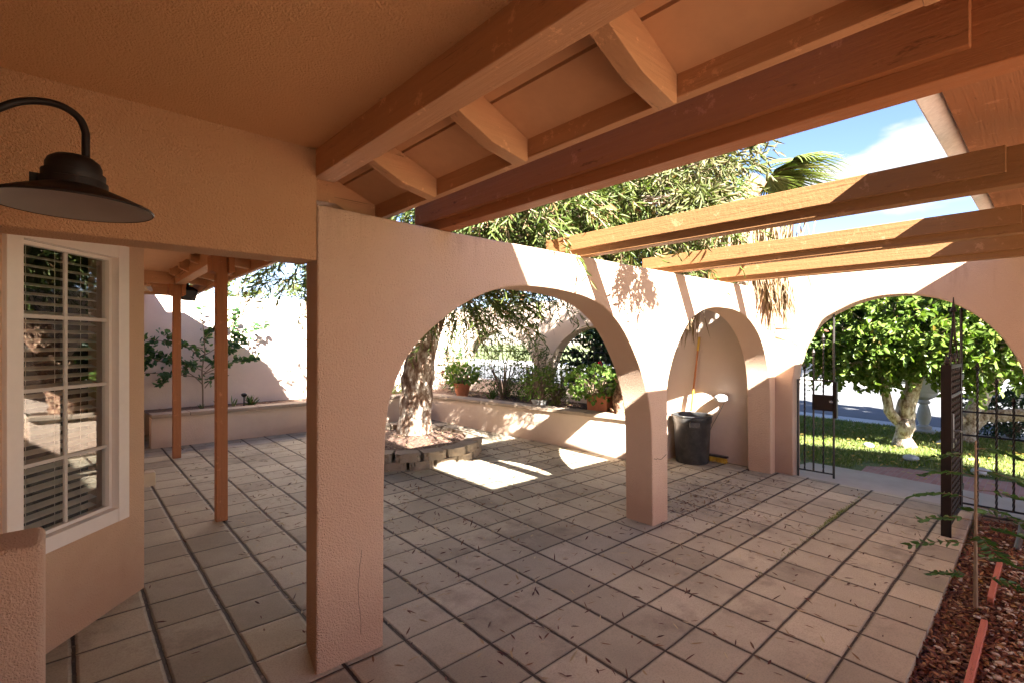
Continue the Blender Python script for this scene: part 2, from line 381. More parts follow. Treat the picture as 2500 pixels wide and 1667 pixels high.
def leaf_mat(name, stops, trans=.3, rough=.5, spec=.28):
    m, t, b, o = newmat(name); g = nn(t, 'ShaderNodeNewGeometry')
    c = ramp(t, g.outputs['Random Per Island'], stops)
    v = coords(t); c = mixc(t, mathn(t, 'MULTIPLY', noise(t, v, 2.5, 3, .6), .45), c, tuple(x*.5 for x in stops[0][1]))
    t.links.new(c, b.inputs['Base Color']); b.inputs['Roughness'].default_value = rough; b.inputs['Specular IOR Level'].default_value = spec
    tr = nn(t, 'ShaderNodeBsdfTranslucent'); t.links.new(mixc(t, 1.0, c, (1.0, 1.15, .45), 'MULTIPLY'), tr.inputs['Color'])
    ms = nn(t, 'ShaderNodeMixShader'); ms.inputs[0].default_value = trans
    t.links.new(b.outputs[0], ms.inputs[1]); t.links.new(tr.outputs[0], ms.inputs[2]); t.links.new(ms.outputs[0], o.inputs[0])
    return m
G = lambda *s: list(s)
M['willow'] = leaf_mat('willow leaf', G((0,(.06,.09,.02)), (.4,(.105,.145,.034)), (.75,(.155,.185,.05)), (.9,(.24,.22,.10)), (.96,(.28,.16,.08))), .38)
M['dryleaf'] = leaf_mat('bronze leaf', G((0,(.07,.09,.025)), (.4,(.12,.13,.045)), (.75,(.18,.165,.075)), (1,(.28,.22,.14))), .3)
M['magnolia'] = leaf_mat('broad leaf', G((0,(.065,.115,.018)), (.5,(.115,.175,.03)), (.85,(.17,.23,.05)), (.97,(.24,.26,.06)), (1,(.30,.17,.08))), .35, .4)
M['geranium'] = leaf_mat('geranium leaf', G((0,(.09,.17,.03)), (.6,(.17,.27,.055)), (1,(.28,.34,.10))), .35)
M['hedge'] = leaf_mat('dark hedge leaf', G((0,(.022,.045,.018)), (.7,(.045,.08,.035)), (1,(.08,.12,.05))), .15)
M['shrub'] = leaf_mat('shrub leaf', G((0,(.06,.10,.03)), (.6,(.11,.17,.05)), (.9,(.18,.22,.07)), (1,(.25,.10,.08))), .3)
M['vine'] = leaf_mat('wall shrub leaf', G((0,(.03,.075,.03)), (.6,(.06,.13,.045)), (1,(.12,.20,.07))), .25, .35)
M['neem'] = leaf_mat('sapling leaf', G((0,(.035,.09,.02)), (1,(.07,.15,.035))), .25)
M['palm'] = leaf_mat('palm blade', G((0,(.09,.13,.03)), (.6,(.16,.19,.055)), (1,(.30,.26,.11))), .25)
M['straw'] = leaf_mat('dead palm frond', G((0,(.20,.12,.07)), (.5,(.36,.25,.15)), (1,(.52,.40,.26))), .2, .7)
M['grass'] = leaf_mat('grass blade', G((0,(.13,.19,.035)), (.6,(.25,.31,.08)), (.85,(.38,.37,.14)), (1,(.42,.34,.18))), .35)
M['red'] = leaf_mat('red petal', G((0,(.5,.01,.03)), (1,(.65,.03,.07))), .2)
M['litter'] = leaf_mat('fallen leaf', G((0,(.06,.018,.016)), (.4,(.13,.045,.032)), (.62,(.22,.12,.055)), (.82,(.45,.34,.18)), (1,(.55,.47,.30))), .1, .6)
M['litterbed'] = leaf_mat('bed leaf', G((0,(.07,.022,.016)), (.4,(.17,.06,.04)), (.75,(.31,.14,.07)), (.95,(.48,.28,.13)), (1,(.45,.33,.10))), .1, .6)
M['yellowlitter'] = leaf_mat('yellow fallen leaf', G((0,(.35,.22,.04)), (1,(.50,.36,.10))), .1, .6)
M['pebble'] = plain('pebble', (.50,.43,.34), .7, var=.35, nsc=3, nstr=0.01)
def bark(name, cols, sc=(9,9,3.5), bs=1.0, patch=True):
    m, t, b, o = newmat(name); v = coords(t, sc); n = noise(t, v, 1.6, 7, .68)
    c = ramp(t, n, [(.36, cols[0]), (.48, cols[1]), (.60, cols[2])])
    t.links.new(c, b.inputs['Base Color']); b.inputs['Roughness'].default_value = .9
    n2 = noise(t, coords(t, (30,30,9)), 1.5, 5, .7)
    bump(t, b, mathn(t, 'ADD', n, mathn(t, 'MULTIPLY', n2, .5)), bs, .03); return m
M['bark'] = bark('shaggy bark', ((.085,.04,.025), (.22,.14,.09), (.50,.43,.35)))
M['bark_pale'] = bark('pale knobbly bark', ((.16,.10,.06), (.40,.31,.22), (.60,.52,.43)), (12,12,8))
M['bark_palm'] = bark('palm boots', ((.07,.03,.018), (.24,.12,.07), (.44,.30,.19)), (14,14,14))
M['twig'] = plain('twig', (.20,.14,.09), .85, var=.3)
def glass_mat():
    m, t, b, o = newmat('window glass'); t.nodes.remove(b)
    gl = nn(t, 'ShaderNodeBsdfGlossy'); gl.inputs['Roughness'].default_value = .0
    tr = nn(t, 'ShaderNodeBsdfTransparent'); tr.inputs[0].default_value = (.9,.93,.9,1)
    fr = nn(t, 'ShaderNodeLayerWeight'); fr.inputs['Blend'].default_value = .5
    nb = nn(t, 'ShaderNodeBump'); nb.inputs['Strength'].default_value = .02; nb.inputs['Distance'].default_value = .02
    t.links.new(noise(t, coords(t), 3, 2, .5), nb.inputs['Height']); t.links.new(nb.outputs[0], gl.inputs['Normal'])
    ms = nn(t, 'ShaderNodeMixShader'); t.links.new(mathn(t, 'MULTIPLY_ADD', mathn(t, 'POWER', fr.outputs['Facing'], 3.0), .7, .16), ms.inputs[0])
    t.links.new(tr.outputs[0], ms.inputs[1]); t.links.new(gl.outputs[0], ms.inputs[2]); t.links.new(ms.outputs[0], o.inputs[0]); return m
M['glass'] = glass_mat()
# ---------------------------------------------------------------- ground sheets
def sheet(name, x0, x1, y0, y1, mat, dz=0.0, label=None, nx=2, ny=2, poly=None, kind='structure', thick=0):
    b = MB()
    if poly is None:
        xs = np.linspace(x0, x1, nx); ys = np.linspace(y0, y1, ny)
        g = [[b.b.verts.new((x, y, zf(x, y)+dz)) for y in ys] for x in xs]
        for i in range(nx-1):
            for j in range(ny-1): b.b.faces.new((g[i][j], g[i+1][j], g[i+1][j+1], g[i][j+1]))
    else:
        vs = [b.b.verts.new((x, y, 0)) for x, y in poly]; f = [b.b.faces.new(vs)]
        if thick:
            lo = [b.b.verts.new((x, y, -thick)) for x, y in poly]; n = len(vs)
            for i in range(n): f.append(b.b.faces.new((vs[i], vs[(i+1)%n], lo[(i+1)%n], lo[i])))
        bmesh.ops.recalc_face_normals(b.b, faces=f)
        if f[0].normal.z < 0: bmesh.ops.reverse_faces(b.b, faces=f)
        for yc in (-3, 10.5): bmesh.ops.bisect_plane(b.b, geom=b.b.verts[:]+b.b.edges[:]+b.b.faces[:], plane_co=(0,yc,0), plane_no=(0,1,0))
        bmesh.ops.bisect_plane(b.b, geom=b.b.verts[:]+b.b.edges[:]+b.b.faces[:], plane_co=(-5,0,0), plane_no=(1,0,0))
        for v in b.b.verts: v.co.z += zf(v.co.x, v.co.y)+dz
    o = b.build(name, mat)
    return tag(o, label, kind=kind)
b = MB(); xs = [-400,-60,-5,0,3,6,9,14,20,30,60,400]; ys = [-400,-60,-3,0,3,6,10.5,20,60,400]
g = [[b.b.verts.new((x, y, zf(x, y)-.10)) for y in ys] for x in xs]
for i in range(len(xs)-1):
    for j in range(len(ys)-1): b.b.faces.new((g[i][j], g[i+1][j], g[i+1][j+1], g[i][j+1]))
tag(b.build('ground', M['lawn_base']), 'bare ground under lawn and beds', kind='structure')
sheet('patio_floor', 0,0,0,0, M['floor'], 0, 'stamped concrete patio scored in square tiles',
      poly=[(-1.5, .48), (2.6, .47), (4.5, .485), (6.42, .53), (6.42, 1.0), (6.40, 2.3), (6.4, 9.1), (-1.5, 9.1)], thick=.09)
sheet('concrete_walk', 0,0,0,0, M['concrete'], -.02, 'grey concrete walk outside the gate',
      poly=[(6.424, -2.2), (7.35, -2.2), (7.35, .6), (7.38, 1.62), (7.34, 2.2), (6.424, 2.35)], thick=.07)
sheet('brick_path', 0,0,0,0, M['brick'], -.024, 'red brick path crossing the front lawn',
      poly=[(7.36, -3.5), (8.2, -3.5), (8.25, .3), (8.02, 1.35), (7.75, 1.66), (7.37, 1.64)], thick=.06)
sheet('lawn', 0,0,0,0, M['lawn_base'], -.035, 'front lawn sheet', poly=[(6.7, -12), (11.9, -12), (11.9, 16), (6.7, 16)], thick=.06)
sheet('sidewalk', 0,0,0,0, M['kerb'], -.02, 'pale concrete sidewalk and kerb by the street', poly=[(11.9,-30),(12.55,-30),(12.55,40),(11.9,40)], thick=.14)
sheet('street', 0,0,0,0, M['asphalt'], -.092, 'asphalt street', poly=[(12.5,-60),(22.5,-60),(22.5,80),(12.5,80)], thick=.02)
sheet('far_sidewalk', 0,0,0,0, M['kerb'], -.02, 'sidewalk across the street', poly=[(22.5,-60),(29.5,-60),(29.5,80),(22.5,80)], thick=.14)
sheet('rear_bounce_ground', 0,0,0,0, M['bounce_ground'], -.03, 'unseen orange ground added behind the viewer to bounce warm light', poly=[(-12,-14),(6.4,-14),(6.4,-1.02),(-12,-1.02)], thick=.05)  # unseen sunlit ground, added for orange fill under the porch
sheet('planting_bed', -1.5, 6.42, -1.0, .478, M['mulch'], -.065, 'mulch bed beside the patio', 12, 6)
# ---------------------------------------------------------------- arcade wall
def arch_wall(name, outline, mat, axis, a0, a1, label, cat, extra=None, bevel=.014, wob=.0):
    b = MB(); b.prism(outline, a0, a1, axis)
    if extra: extra(b)
    o = b.build(name, mat, None, bevel=bevel, seg=3)
    return tag(o, label, cat)
def smooth_curve(pts, n=6):
    P = [Vector((p[0], p[1], 0)) for p in pts]; outp = []
    for i in range(len(P)-1):
        p0 = P[max(i-1,0)]; p1 = P[i]; p2 = P[i+1]; p3 = P[min(i+2, len(P)-1)]
        for k in range(n):
            u = k/n
            q = .5*((2*p1)+(-p0+p2)*u+(2*p0-5*p1+4*p2-p3)*u*u+(-p0+3*p1-3*p2+p3)*u**3); outp.append((q.x, q.y))
    outp.append((P[-1].x, P[-1].y)); return outp
A1 = smooth_curve([(1.205,.80),(1.21,1.0),(1.225,1.21),(1.27,1.36),(1.345,1.50),(1.46,1.615),(1.61,1.725),(1.76,1.81),(1.93,1.877),(2.15,1.918),(2.38,1.925),(2.58,1.915),(2.79,1.89),(2.96,1.845),(3.15,1.745),(3.31,1.60),(3.46,1.40),(3.53,1.27),(3.60,1.10),(3.645,.91),(3.655,.7)], 3)
A2 = smooth_curve([(3.90,.75),(3.895,1.10),(3.905,1.22),(3.96,1.36),(4.04,1.50),(4.17,1.655),(4.32,1.78),(4.54,1.87),(4.78,1.91),(5.03,1.915),(5.28,1.90),(5.56,1.835),(5.81,1.70),(5.99,1.53),(6.10,1.34),(6.155,1.18),(6.19,.95),(6.20,.7)], 3)
zb = -.06
outl = [(.862, zb), (1.20, zb)] + A1 + [(3.665, zb), (3.905, zb)] + A2 + [(6.205, zb), (6.349, zb), (6.349, 2.19), (5.2, 2.182), (4.0, 2.178), (2.75, 2.178), (1.58, 2.18), (.868, 2.195)]
def ex(b):                                             # the doorway jamb is splayed
    for v in b.b.verts:
        if v.co.x < .9 and v.co.y > YW+.1: v.co.x = .915
arcade = arch_wall('arcade_wall', outl, M['stucco'], 'y', YW, YWB, 'long salmon stucco arcade wall with one wide arch and one narrower arch', 'wall', ex)
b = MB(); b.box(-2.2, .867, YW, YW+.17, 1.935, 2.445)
tag(b.build('header_wall', M['stucco_porch_tint'], None, bevel=.006, seg=3), 'stucco header coloured with the dim orange porch light, over the doorway opening, left of the pillar', 'wall')
b = MB(); b.box(-2.2, -.037, YW, YW+.24, -.02, .895)
tag(b.build('knee_wall', M['stucco'], None, bevel=.022, seg=3), 'low rounded stucco wing wall end under the window', 'wall')
# hairline cracks are thin dark grooves: small tubes pressed into the stucco
def crack(parent, pts, axis, val, r=.0022):
    out_ = []
    for i in range(len(pts)-1):
        for k in range(5):
            u = k/5; a = pts[i][0]*(1-u)+pts[i+1][0]*u + random.uniform(-.006,.006); z = pts[i][1]*(1-u)+pts[i+1][1]*u + random.uniform(-.006,.006)
            out_.append((a, val, z) if axis == 'y' else (val, a, z))
    b = MB(); b.tube(out_, r, 5); return b.build('crack', M['dark'], parent)
crack(arcade, [(1.08,.16),(1.07,.40),(1.085,.60)], 'y', YW+.0006, .0012)
crack(arcade, [(3.67,.60),(3.78,.575),(3.90,.61)], 'y', YW-.0003)
crack(arcade, [(3.70,.0)] and [(2.30,.60),(2.42,.585),(2.53,.61)], 'x', 3.6625)
# ---------------------------------------------------------------- gate wall (street side), with its arch
AG = smooth_curve([(2.075,-.06),(2.08,.6),(2.078,1.05),(2.06,1.27),(2.03,1.37),(1.98,1.53),(1.92,1.65),(1.85,1.755),(1.76,1.84),(1.65,1.905),(1.48,1.99),(1.30,2.04),(1.13,2.055),(.96,2.045),(.79,2.0),(.645,1.925),(.53,1.84),(.43,1.74),(.34,1.62),(.27,1.49),(.22,1.38),(.19,1.25),(.18,1.0),(.18,-.06)], 3)
outl = [(2.55, -.06)] + AG + [(-1.6, -.06), (-1.6, 2.62), (.2, 2.42), (1.2, 2.335), (2.55, 2.335)]
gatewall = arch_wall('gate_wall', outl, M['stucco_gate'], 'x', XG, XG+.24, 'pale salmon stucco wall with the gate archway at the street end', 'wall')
crack(gatewall, [(1.97,1.60),(2.03,1.53),(2.12,1.60)], 'x', XG-.0003, .0018)
# perimeter wall behind the arcade with two fenced arches
B2 = smooth_curve([(6.08,.86),(6.06,1.0),(5.89,1.38),(5.70,1.59),(5.42,1.75),(5.13,1.815),(4.88,1.83),(4.60,1.79),(4.34,1.68),(4.12,1.50),(3.98,1.25),(3.93,.86)], 4)
B1 = smooth_curve([(8.56,.84),(8.52,1.11),(8.27,1.47),(7.99,1.66),(7.6,1.77),(7.25,1.78),(6.9,1.69),(6.62,1.52),(6.40,1.20),(6.33,.84)], 4)
b = MB()
outl = [(2.552, -.05), (9.3, .15)] + [(9.3, 2.28), (2.552, 2.335)]
# upper band plus piers: build as outline with slots opened from below the sill, then sills
outl = [(2.552, -.05), (3.93, 0)] + B2[::-1] + [(6.08, 0.0), (6.33, 0.0)] + B1[::-1] + [(8.56, 0.1), (9.3, .15), (9.3, 2.26), (7.5, 2.28), (5, 2.30), (2.552, 2.335)]
b.prism(outl, XG, XG+.24, 'x')
b.box(XG+.001, XG+.239, 3.93, 6.08, -.02, .855); b.box(XG+.001, XG+.239, 6.33, 8.56, -.02, .835)
perim = tag(b.build('perimeter_wall', M['stucco_back'], None, bevel=.012, seg=2), 'courtyard street wall with two fenced arches behind the planter', 'wall')
b = MB(); b.box(-3.2, XG-.001, 9.05, 9.27, .1, 2.31)
tag(b.build('back_wall', M['stucco_back'], None, bevel=.012), 'tall pale stucco wall across the back of the courtyard', 'wall')
# ---------------------------------------------------------------- house: bay with window, walls, roofs
D = Vector((.676, .737, 0)); P0 = Vector((.37, 3.70, 0)); Nb = Vector((.737, -.676, 0))   # Nb faces the camera side
Mb = Matrix(((-D.x, Nb.x, 0, P0.x), (-D.y, Nb.y, 0, P0.y), (0, 0, 1, 0), (0, 0, 0, 1)))   # local x runs left along the bay, local y outwards
house = thing('house', 'salmon stucco house with angled bay on the left', 'house', (0, 0, 0))
W0, W1, Z0, Z1 = .15, .80, .585, 2.09
b = MB()
b.box(-.012, W0, -.2, 0, .0, 2.42, Mb); b.box(W1, 1.75, -.2, 0, .0, 2.42, Mb)
b.box(W0, W1, -.2, 0, .0, Z0, Mb); b.box(W0, W1, -.2, 0, Z1, 2.42, Mb)
b.build('bay_wall', M['stucco_bay'], house)
b = MB(); b.box(.17, .362, 3.70, 9.05, .0, 2.42); b.build('wall', M['stucco_bay'], house)
b = MB(); b.box(-.62, -.45, -1.2, 2.27, -.1, 2.44); b.box(-.45, .45, -1.2, -.96, -.1, 2.55); b.build('porch_wall_and_light_block', M['stucco'], house)  # second box is an added wall that cuts back light on the header
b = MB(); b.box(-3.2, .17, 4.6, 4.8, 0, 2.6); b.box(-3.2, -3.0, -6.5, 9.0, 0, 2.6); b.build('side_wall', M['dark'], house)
# dark room behind the window
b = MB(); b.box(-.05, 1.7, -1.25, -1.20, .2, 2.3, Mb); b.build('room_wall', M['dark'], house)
win = thing('window', None, None); win.parent = house
fw_ = .055
b = MB()
b.box(W0-.02, W0+fw_, -.02, .022, Z0-.02, Z1+.02, Mb); b.box(W1-fw_, W1+.02, -.02, .022, Z0-.02, Z1+.02, Mb)
b.box(W0+fw_, W1-fw_, -.02, .020, Z0-.02, Z0+fw_, Mb); b.box(W0+fw_, W1-fw_, -.02, .020, Z1-fw_, Z1+.02, Mb)
b.build('frame', M['white_frame'], win, bevel=.003)
b = MB(); a = .018; i0, i1, j0, j1 = W0+fw_, W1-fw_, Z0+fw_, Z1-fw_
b.box(i0, i0+a, -.06, -.02, j0, j1, Mb); b.box(i1-a, i1, -.06, -.02, j0, j1, Mb); b.box(i0+a, i1-a, -.06, -.021, j0, j0+a, Mb); b.box(i0+a, i1-a, -.06, -.021, j1-a, j1, Mb)
b.build('sash', M['white_frame'], win)
b = MB(); xm = (i0+i1)/2
b.box(xm-.009, xm+.009, -.0415, -.032, j0+a, j1-a, Mb)
for k in (1, 2, 3):
    zz = j0 + (j1-j0)*k/4; b.box(i0+a, xm-.0095, -.041, -.0325, zz-.009, zz+.009, Mb); b.box(xm+.0095, i1-a, -.041, -.0325, zz-.009, zz+.009, Mb)
b.build('muntin', M['muntin'], win)
b = MB(); b.b.faces.new([b.b.verts.new(Mb @ Vector(q)) for q in ((i0+a,-.043,j0+a),(i1-a,-.043,j0+a),(i1-a,-.043,j1-a),(i0+a,-.043,j1-a))]); b.build('pane', M['glass'], win)
b = MB()
for k in range(30):
    zz = j0+.03 + k*(j1-j0-.04)/30
    Ms = Mb @ Matrix.Translation((0, -.115, zz)) @ Matrix.Rotation(R(-24), 4, 'X')
    b.box(i0+.01, i1-.01, -.02, .02, -.001, .001, Ms)
for xx in (i0+.12, xm, i1-.12): b.tube([Mb @ Vector((xx, -.09, j0)), Mb @ Vector((xx, -.09, j1))], .0012, 4)
tag(b.build('blind', M['blind'], win))
b = MB(); b.box(.363, .375, 3.86, 3.96, .64, .75); b.box(.375, .455, 3.87, 3.95, .655, .74)
tag(b.build('outlet_cover', M['beige'], None, bevel=.008), 'small beige outdoor outlet cover on the house wall edge', 'outlet cover')
# front porch roof and ceiling
ceiling = MB(); ceiling.box(-.62, .862, -.95, YW-.0005, 2.44, 2.50)
ceiling.build('porch_ceiling', M['stucco_ceil'], house)
b = MB(); b.box(-3.2, .95, 2.45, 9.0, 2.41, 2.46); b.build('rear_porch_ceiling', M['soffit'], house)
b = MB(); b.box(.862, .96, -.95, YW+.03, 2.315, 2.50)
b.build('porch_beam', M['wood'], house, bevel=.004)
a_ = MB(); a_.prism([(.955, 2.47), (1.345, 2.315), (1.345, 2.36), (.955, 2.53)], -1.0, 7.35, 'y')
# sheathing boards with open joints
a_.b.free(); a_ = MB()
for (s0, s1) in ((0.0, .44), (.465, 1.02)):
    x0_ = .93+.415*s0; x1_ = .93+.415*s1; zt = lambda x: 2.325+.41*(1.30-x)
    a_.prism([(x0_, zt(x0_)), (x1_, zt(x1_)), (x1_, zt(x1_)+.02), (x0_, zt(x0_)+.02)], -1.0, 7.7, 'y')
a_.build('eave_sheathing', M['soffit'], house)
b = MB(); b.prism([(-3.3, 4.20), (1.37, 2.345), (1.37, 2.37), (-3.3, 4.26)], -1.0, 7.72, 'y'); b.build('roof', M['roof'], house)
for k in range(13):
    y = -.49 + .608*k
    if y > 7.3: break
    b = MB(); b.prism([(.93, 2.475), (1.298, 2.325), (1.298, 2.242), (1.285, 2.236), (1.125, 2.266), (.93, 2.352)], y, y+.062, 'y')
    b.build('rafter', M['wood_x'], house, bevel=.003)
b = MB(); b.prism([(-1.0, 2.275), (7.7, 2.195), (7.7, 2.33), (-1.0, 2.365)], 1.300, 1.338, 'x'); b.build('fascia', M['wood'], house, bevel=.003)
b = MB(); b.box(-3.0, 1.30, 7.66, 7.70, 2.17, 2.32); b.build('fascia', M['wood_x'], house)
for x in (-.3, .3, .75, 1.1):
    b = MB(); b.box(x, x+.06, 7.25, 7.659, 2.25, 2.39); b.build('rafter', M['wood'], house)
b = MB(); b.prism([(-3.2,2.7),(7.7,2.7),(7.7,2.95),(4.6,4.25),(-3.2,4.25)], -3.1, .9, 'x'); b.build('upper_shadow_block', M['stucco'], house)  # unseen block, added and shaped to cast the high shadow edges
# rear porch beam carried by posts
b = MB(); Mr = Matrix.Translation((.94, 2.5, 0)) @ Matrix.Rotation(R(-1.15), 4, 'Z')
b.box(0, .105, .0, 4.83, 2.275, 2.41, Mr); b.build('porch_beam', M['wood'], house, bevel=.004)
b = MB(); b.box(-3.0, 1.03, 7.18, 7.27, 2.275, 2.41); b.build('porch_beam', M['wood_x'], house, bevel=.004)
def post(x, y, label):
    t = thing('porch_post', label, 'post', (x, y, zf(x, y)), 0, 'orange porch posts')
    b = MB(); b.box(0, .082, 0, .082, -.02, 2.268-zf(x, y)); b.build('shaft', M['wood_z'], t, bevel=.004)
    z0 = 2.125-zf(x, y)
    for s in (-1, 1):
        b = MB()
        xx = (-.045, -.001) if s < 0 else (.083, .127)
        b.prism([(xx[0], z0+(.0 if s > 0 else .02)), (xx[1], z0+(.02 if s > 0 else 0)), (xx[1], 2.27-zf(x, y)), (xx[0], 2.27-zf(x, y))], -.03, .11, 'y')
        b.build('side_block', M['wood_z'], t, bevel=.003)
    return t
post(.945, 4.60, 'orange painted square porch post nearest the doorway, behind the header')
post(1.015, 7.18, 'orange painted square porch post farther back, near the planter wall')
# right hand eave above the planting bed (sun side)
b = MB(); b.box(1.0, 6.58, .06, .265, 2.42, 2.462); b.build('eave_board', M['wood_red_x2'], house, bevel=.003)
b = MB(); b.prism([(.268, 2.440), (.330, 2.412), (.336, 2.416), (.336, 2.478), (.268, 2.478)], 1.0, 6.62, 'x'); b.build('drip_edge', M['gutter'], house)
b = MB(); b.prism([(.315, 2.48), (.315, 2.50), (-5.1, 4.30), (-5.1, 4.25), (-.3, 2.66), (.1, 2.48)], -.95, 6.65, 'x'); b.build('roof', M['roof'], house)
b = MB()
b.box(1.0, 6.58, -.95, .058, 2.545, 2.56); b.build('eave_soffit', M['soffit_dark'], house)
for k in range(9):
    x = 1.5+.61*k; b = MB(); b.box(x, x+.06, -.95, .055, 2.43, 2.543); b.build('rafter', M['wood'], house, bevel=.003)
b = MB(); b.box(-3.2, 6.6, -5.2, -.96, 2.56, 2.62); b.box(-3.2, 6.6, -5.2, -5.1, 2.50, 4.3); b.build('rear_sun_block', M['stucco_ceil'], house)  # unseen slab and end board, added to limit sun on the rear ground
for x in (-2.8, .6, 3.6, 6.4):
    b = MB(); b.box(x, x+.14, -5.1, -4.96, -.1, 2.56); b.build('rear_post', M['wood_z'], house)
# ---------------------------------------------------------------- pergola beams
pb = [(1.515, 'wood_red', 'dark red-brown pergola beam nearest the porch eave', 2.175, 2.44),
      (2.70, 'wood_o', 'second pergola beam from the porch, half in sun above the wide arch', 2.165, 2.58),
      (3.985, 'wood_o', 'third pergola beam from the porch, resting above the middle pillar', 2.178, 2.58),
      (5.155, 'wood_o', 'last pergola beam, closest to the gate wall', 2.19, 2.52)]
for x, mt, lab, z, yend in pb:
    t = thing('pergola_beam', lab, 'beam', (x, 0, z), 0, 'pergola beams')
    hh = .182 if mt == 'wood_red' else .158; le = .055
    b = MB(); b.box(.022, .105, -.95, YW+.26, .006, hh); b.build('lower_member', M[mt], t, bevel=.004)
    b = MB(); b.box(-.004, .0215, .13, yend, le, hh+.002); b.build('side_board', M[mt], t, bevel=.004)
# ---------------------------------------------------------------- barn lamp
lx, ly, lz = .027, 1.64, 1.925
lamp = thing('barn_lamp', 'dark bronze gooseneck barn lamp with wide shallow shade', 'lamp', (lx, ly, lz))
prof = [(.160,-.030),(.162,-.026),(.158,-.022),(.115,-.002),(.072,.016),(.066,.018)]
b = MB(); b.lathe(prof, n=56); b.build('shade', M['lamp'], lamp, smooth=True)
b = MB(); b.lathe([(.1585,-.0285),(.112,-.007),(.066,.013),(.001,.013)], n=56); b.build('shade_lining', M['lamp_in'], lamp, smooth=True)
b = MB(); b.lathe([(.067,.016),(.067,.034),(.061,.036),(.061,.039),(.062,.041),(.062,.054),(.055,.056),(.055,.06),(.055,.072),(.050,.084),(.038,.094),(.020,.099),(.001,.1)], n=40)
b.box(-.080,-.062,-.006,.006,.012,.040); b.build('socket_cap', M['lamp'], lamp, smooth=True)
arm = smooth_curve([(.022,.095),(.022,.135),(.021,.165),(.008,.196),(-.022,.214),(-.060,.214),(-.098,.200),(-.13,.175),(-.165,.145),(-.20,.130),(-.30,.125),(-.475,.125)], 5)
b = MB(); b.tube([(x, 0, z) for x, z in arm], .0085, 12); b.build('arm', M['lamp'], lamp, smooth=True)
b = MB(); b.lathe([(.001,0),(.055,0),(.055,.012),(.03,.02),(.001,.02)], n=24, M=Matrix.Translation((-.476,0,.125)) @ Matrix.Rotation(R(90),4,'Y')); b.build('wall_plate', M['lamp'], lamp, smooth=True)
# ---------------------------------------------------------------- gates and fences
def bar(b, p0, p1, r=.008, twist=False):
    p0, p1 = Vector(p0), Vector(p1)
    if twist:
        n = max(8, int((p1-p0).length/.012)); L0 = (p1-p0).length
        b.tube([p0.lerp(p1, i/n) for i in range(n+1)], r*1.15, 4, twist=.35)
    else: b.tube([p0, p1], r*1.2, 4)
def spear(b, p, h=.09):
    b.lathe([(.008,0),(.018,.012),(.008,.024),(.010,.03),(.020,.045),(.012,h*.75),(.001,h)], c=p, n=6)
XF = XG+.10
def zbot(y): return zf(XF, y)
gp = thing('fixed_gate_panel', 'fixed iron gate panel at the left jamb with lock plate', 'gate', (XF, 2.0, 0))
def gpart(name, fn, parent, mat='iron'):
    b = MB(); fn(b); return b.build(name, M[mat], parent)
Mi = Matrix.Translation((-XF, -2.0, 0))
def L_(p): return (p[0]-XF, p[1]-2.0, p[2])
gpart('frame', lambda b: (bar(b, L_((XF,2.055,.0)), L_((XF,2.055,1.14)), .010), bar(b, L_((XF,1.69,.04)), L_((XF,1.69,1.89)), .010),
      bar(b, L_((XF,2.055,1.135)), L_((XF,1.69,1.135)), .007), bar(b, L_((XF,2.055,.085)), L_((XF,1.69,.085)), .007)), gp)
for y, z in ((1.985,1.24),(1.893,1.41),(1.793,1.58)):
    gpart('bar', lambda b: (bar(b, L_((XF,y,.09)), L_((XF,y,z)), .0085, y != 1.893), spear(b, L_((XF,y,z)))), gp)
b = MB(); b.box(-.012, .0, -.305, -.095, .795, .975); b.build('lock_plate', M['iron_dark'], gp, bevel=.002)
b = MB(); b.box(-.03, .02, -.345, -.318, .72, 1.13); b.build('strike_plate', M['iron'], gp)
b = MB(); b.lathe([(.001,0),(.016,0),(.018,.02),(.001,.03)], n=12, M=Matrix.Translation((-.01,-.29,.9)) @ Matrix.Rotation(R(-90),4,'Y')); b.build('knob', M['iron_grey'], gp)
rp = thing('side_fence_panel', 'iron bar panel right of the open gate', 'fence', (XF, 0, 0))
def Lr(y, z): return (0, y, z)
gpart('frame', lambda b: (bar(b, Lr(.62,-.02), Lr(.62,1.90), .010), bar(b, Lr(.62,.905), Lr(.19,.905), .007), bar(b, Lr(.62,.68), Lr(.19,.68), .007), bar(b, Lr(.62,.02), Lr(.19,.02), .008)), rp)
for y, z in ((.505,1.30),(.375,1.15),(.262,.98)):
    gpart('bar', lambda b: (bar(b, Lr(y,.02), Lr(y,z), .009, True), spear(b, Lr(y,z))), rp)
